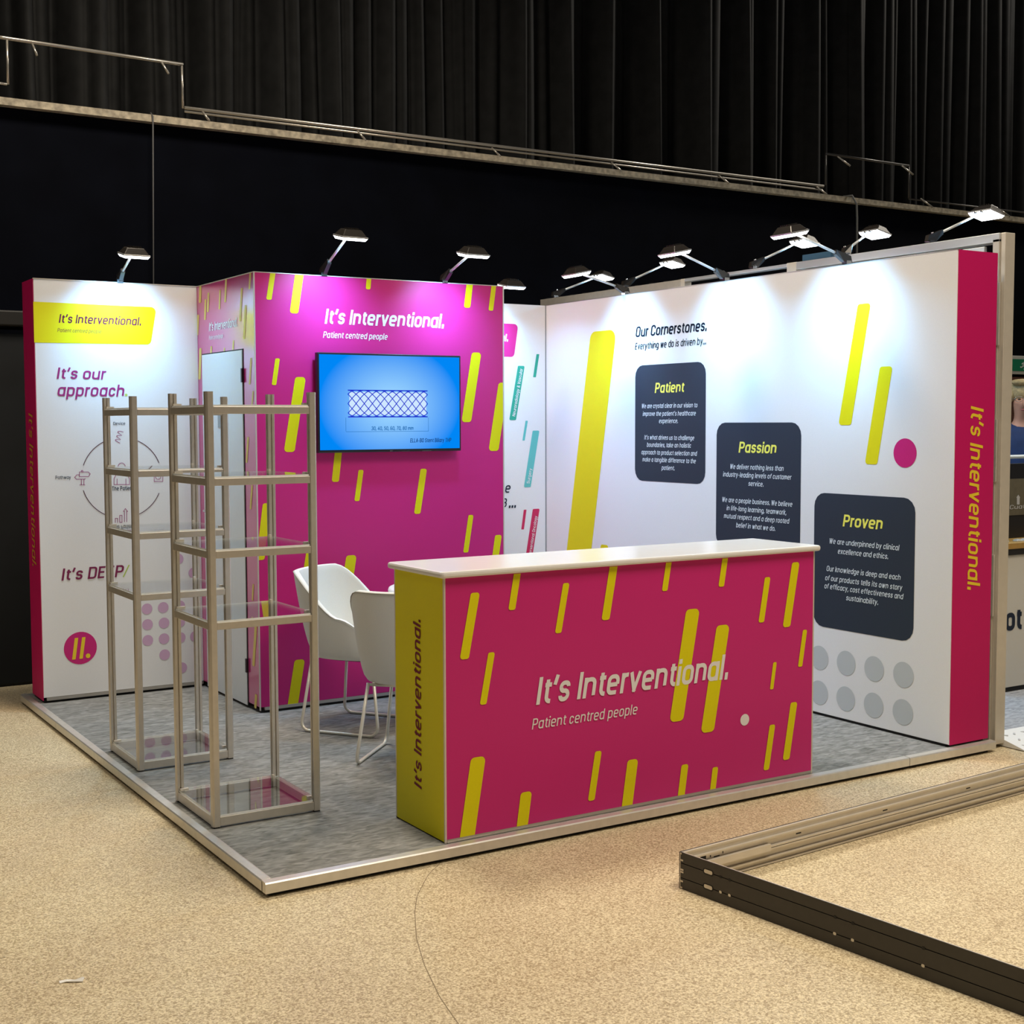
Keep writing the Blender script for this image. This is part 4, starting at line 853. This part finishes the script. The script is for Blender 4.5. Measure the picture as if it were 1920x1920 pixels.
# paper scrap and floor seam
o = MB().poly([(-.814, -.350, 0), (-.795, -.357, .004), (-.775, -.367, .001), (-.752, -.380, .003), (-.744, -.372, .011), (-.748, -.366, .012), (-.768, -.355, .003), (-.79, -.344, .005), (-.812, -.335, .002)][::-1]).build('paper_scrap', mat('white_paper', (.85, .83, .78), .7))
s_ = o.modifiers.new('t', 'SOLIDIFY'); s_.thickness = .002; s_.offset = 1; o.location.z = ZF + .001; tag(o, 'narrow torn white paper strip lying on the vinyl at lower left', 'paper')
mb = MB(); P = fillet([Vector((x, y, 0)) for x, y in ((.72, .0), (.621, -.086), (.476, -.265), (.394, -.4), (.284, -.616), (.202, -.821), (.128, -1.052), (.08, -1.26), (.04, -1.6))], .5, False, 4)
for f in ribbon(P, .0028, False): mb.poly([(q.x, q.y, ZF + .0006) for q in f][::-1])
o = mb.build('trim_3', mat('seam_brown', (.22, .16, .09), .7)); tag(o, kind='structure')

# ------------------------------------------------------------------ stand lamps
def make_lamp(base, head, wall_dir, power, spare=0):
    """base on a wall top, arm reaching to the head, head tilted back towards the wall"""
    r = empty('flood_lamp', base); b = Vector((0, 0, 0)); h = Vector(head) - Vector(base); wd = Vector(wall_dir).normalized(); side = wd.cross(Vector((0, 0, 1)))
    out = -wd; dirh = (h - b).normalized()
    p1 = out * .02 + Vector((0, 0, .075)); arm0 = b + dirh * .06 + Vector((0, 0, .02))
    mb = MB(); mb.prism([b - side * .012 - out * .03, b - side * .012 + out * .03, arm0 - side * .012 + dirh * .05 + Vector((0, 0, -.012)), arm0 - side * .012 + dirh * .045 + Vector((0, 0, .014)), b - side * .012 - out * .02 + Vector((0, 0, .035))], side * .024)
    mb.build('clamp', HOUSE, r); MB().box((-.018, -.018, -.012), (.018, .018, .008)).build('clamp_foot', CHROME, r)
    MB().tube([arm0 - out * .03 - dirh * .0, arm0 - out * .035 + Vector((0, 0, .012))], .006, 6).build('thumb_screw', CHROME, r)
    hn = h - out * .02
    MB().tube([arm0 + dirh * .03, hn], .0075, 8).build('arm', mat('white_lamp_arm', (.72, .74, .76), .3, .3), r, True)
    for k_ in (-1, 1): MB().tube([hn + side * .012 * k_ + Vector((0, 0, .012)), hn + side * .028 * k_ + Vector((0, 0, .012))], .008, 8).build('hinge_knob', CHROME, r, True)
    tilt = math.radians(12)
    down = (Vector((0, 0, -1)) * math.cos(tilt) + wd * math.sin(tilt)).normalized(); fwd = side.cross(down).normalized()
    if fwd.dot(out) < 0: fwd = -fwd
    c = h + out * .04
    def P(a, bb, d): return c + side * a + fwd * bb + down * d
    def slab(nm, w0, l0, d0, w1, l1, d1_, mt, bev=.0):
        mb = MB(); q0 = [P(-w0, -l0, d0), P(w0, -l0, d0), P(w0, l0, d0), P(-w0, l0, d0)]; q1 = [P(-w1, -l1, d1_), P(w1, -l1, d1_), P(w1, l1, d1_), P(-w1, l1, d1_)]
        n = 0; mb.v = q0 + q1; mb.f = [[3, 2, 1, 0], [4, 5, 6, 7]] + [[i, (i + 1) % 4, 4 + (i + 1) % 4, 4 + i] for i in range(4)]; mb.m = [0] * 6
        return mb.build(nm, mt, r, bevel=bev)
    slab('housing', .050, .032, -.046, .074, .060, -.010, HOUSE, .004)
    slab('bezel', .078, .064, -.011, .078, .064, -.002, mat('bright_bezel', (.7, .7, .7), .25, .7, emit=(1, 1, 1), estr=0), .002)
    slab('diffuser', .075, .061, -.002, .066, .052, .012, GLOW)
    mb = MB()
    for k in range(5): a = -.03 + k * .015; mb.prism([P(a, -.03, -.047), P(a + .003, -.03, -.047), P(a + .003, .03, -.047), P(a, .03, -.047)], -down * .006)
    mb.build('cooling_fins', HOUSE, r)
    if power:
        area('led_light', c + down * .02, c + down * .02 + Vector((0, 0, -1)), .12, power, COOL, .10, parent=r, spread=142)
        bd = (Vector((0, 0, -1)) * math.cos(.92) + wd * math.sin(.92))
        area('led_light', c + down * .02, c + down * .02 + bd, .12, power * BEAM, COOL, .10, parent=r, spread=76)
    return r
PW = 7.8; BEAM = .52
def lamp(base, head, wd, lab, grp, pw=PW): tag(make_lamp(base, head, wd, pw), lab, 'lamp', grp)
Gs = 'flood lamps along the stand walls'; Gn = 'flood lamps on the neighbouring wall frame'
lamp((.567, Y1 + .01, H + .012), (.540, 3.27, 2.62), (0, 1, 0), 'flood lamp on top of the white left panel', Gs)
lamp((1.475, Y2 + .01, H + .012), (1.455, 2.31, 2.67), (0, 1, 0), 'flood lamp on the left part of the booth top above the white lettering', Gs)
lamp((2.275, Y2 + .01, H + .012), (2.245, 2.32, 2.625), (0, 1, 0), 'flood lamp on the right part of the booth top', Gs)
lamp((3.10, Y3 + .01, H + .012), (3.17, 3.36, 2.58), (0, 1, 0), 'flood lamp over the white rear panel beside the booth', Gs)
lamp((X3 + .012, 2.751, H + .014), (3.28, 2.65, 2.602), (1, 0, 0), 'lamp on the long white wall, nearest the rear corner', Gs)
lamp((X3 + .012, 1.76, H + .014), (3.28, 1.665, 2.628), (1, 0, 0), 'middle lamp leaning in from the long white wall', Gs)
lamp((X3 + .012, .78, H + .014), (3.28, .73, 2.625), (1, 0, 0), 'lamp on the long white wall, nearest the crimson end', Gs)
lamp((NX + .05, 4.17, NH + .012), (4.56, 4.22, 2.80), (-1, 0, 0), 'neighbouring lamp furthest back, above the rear corner', Gn, 8)
lamp((NX + .05, 3.28, NH + .012), (4.56, 3.35, 2.815), (-1, 0, 0), 'neighbouring lamp just behind the middle leaning lamp', Gn, 8)
lamp((NX + .05, 1.95, NH + .012), (4.56, 2.00, 2.815), (-1, 0, 0), 'neighbouring lamp under the large near lamp head', Gn, 8)
lamp((NX + .05, 1.17, NH + .012), (4.56, 1.40, 2.80), (-1, 0, 0), 'small neighbouring lamp to the right of the hanging cable', Gn, 8)
lamp((NX + .05, .56, NH + .012), (4.56, .585, 2.81), (-1, 0, 0), 'neighbouring lamp at the far right near the frame corner', Gn, 8)
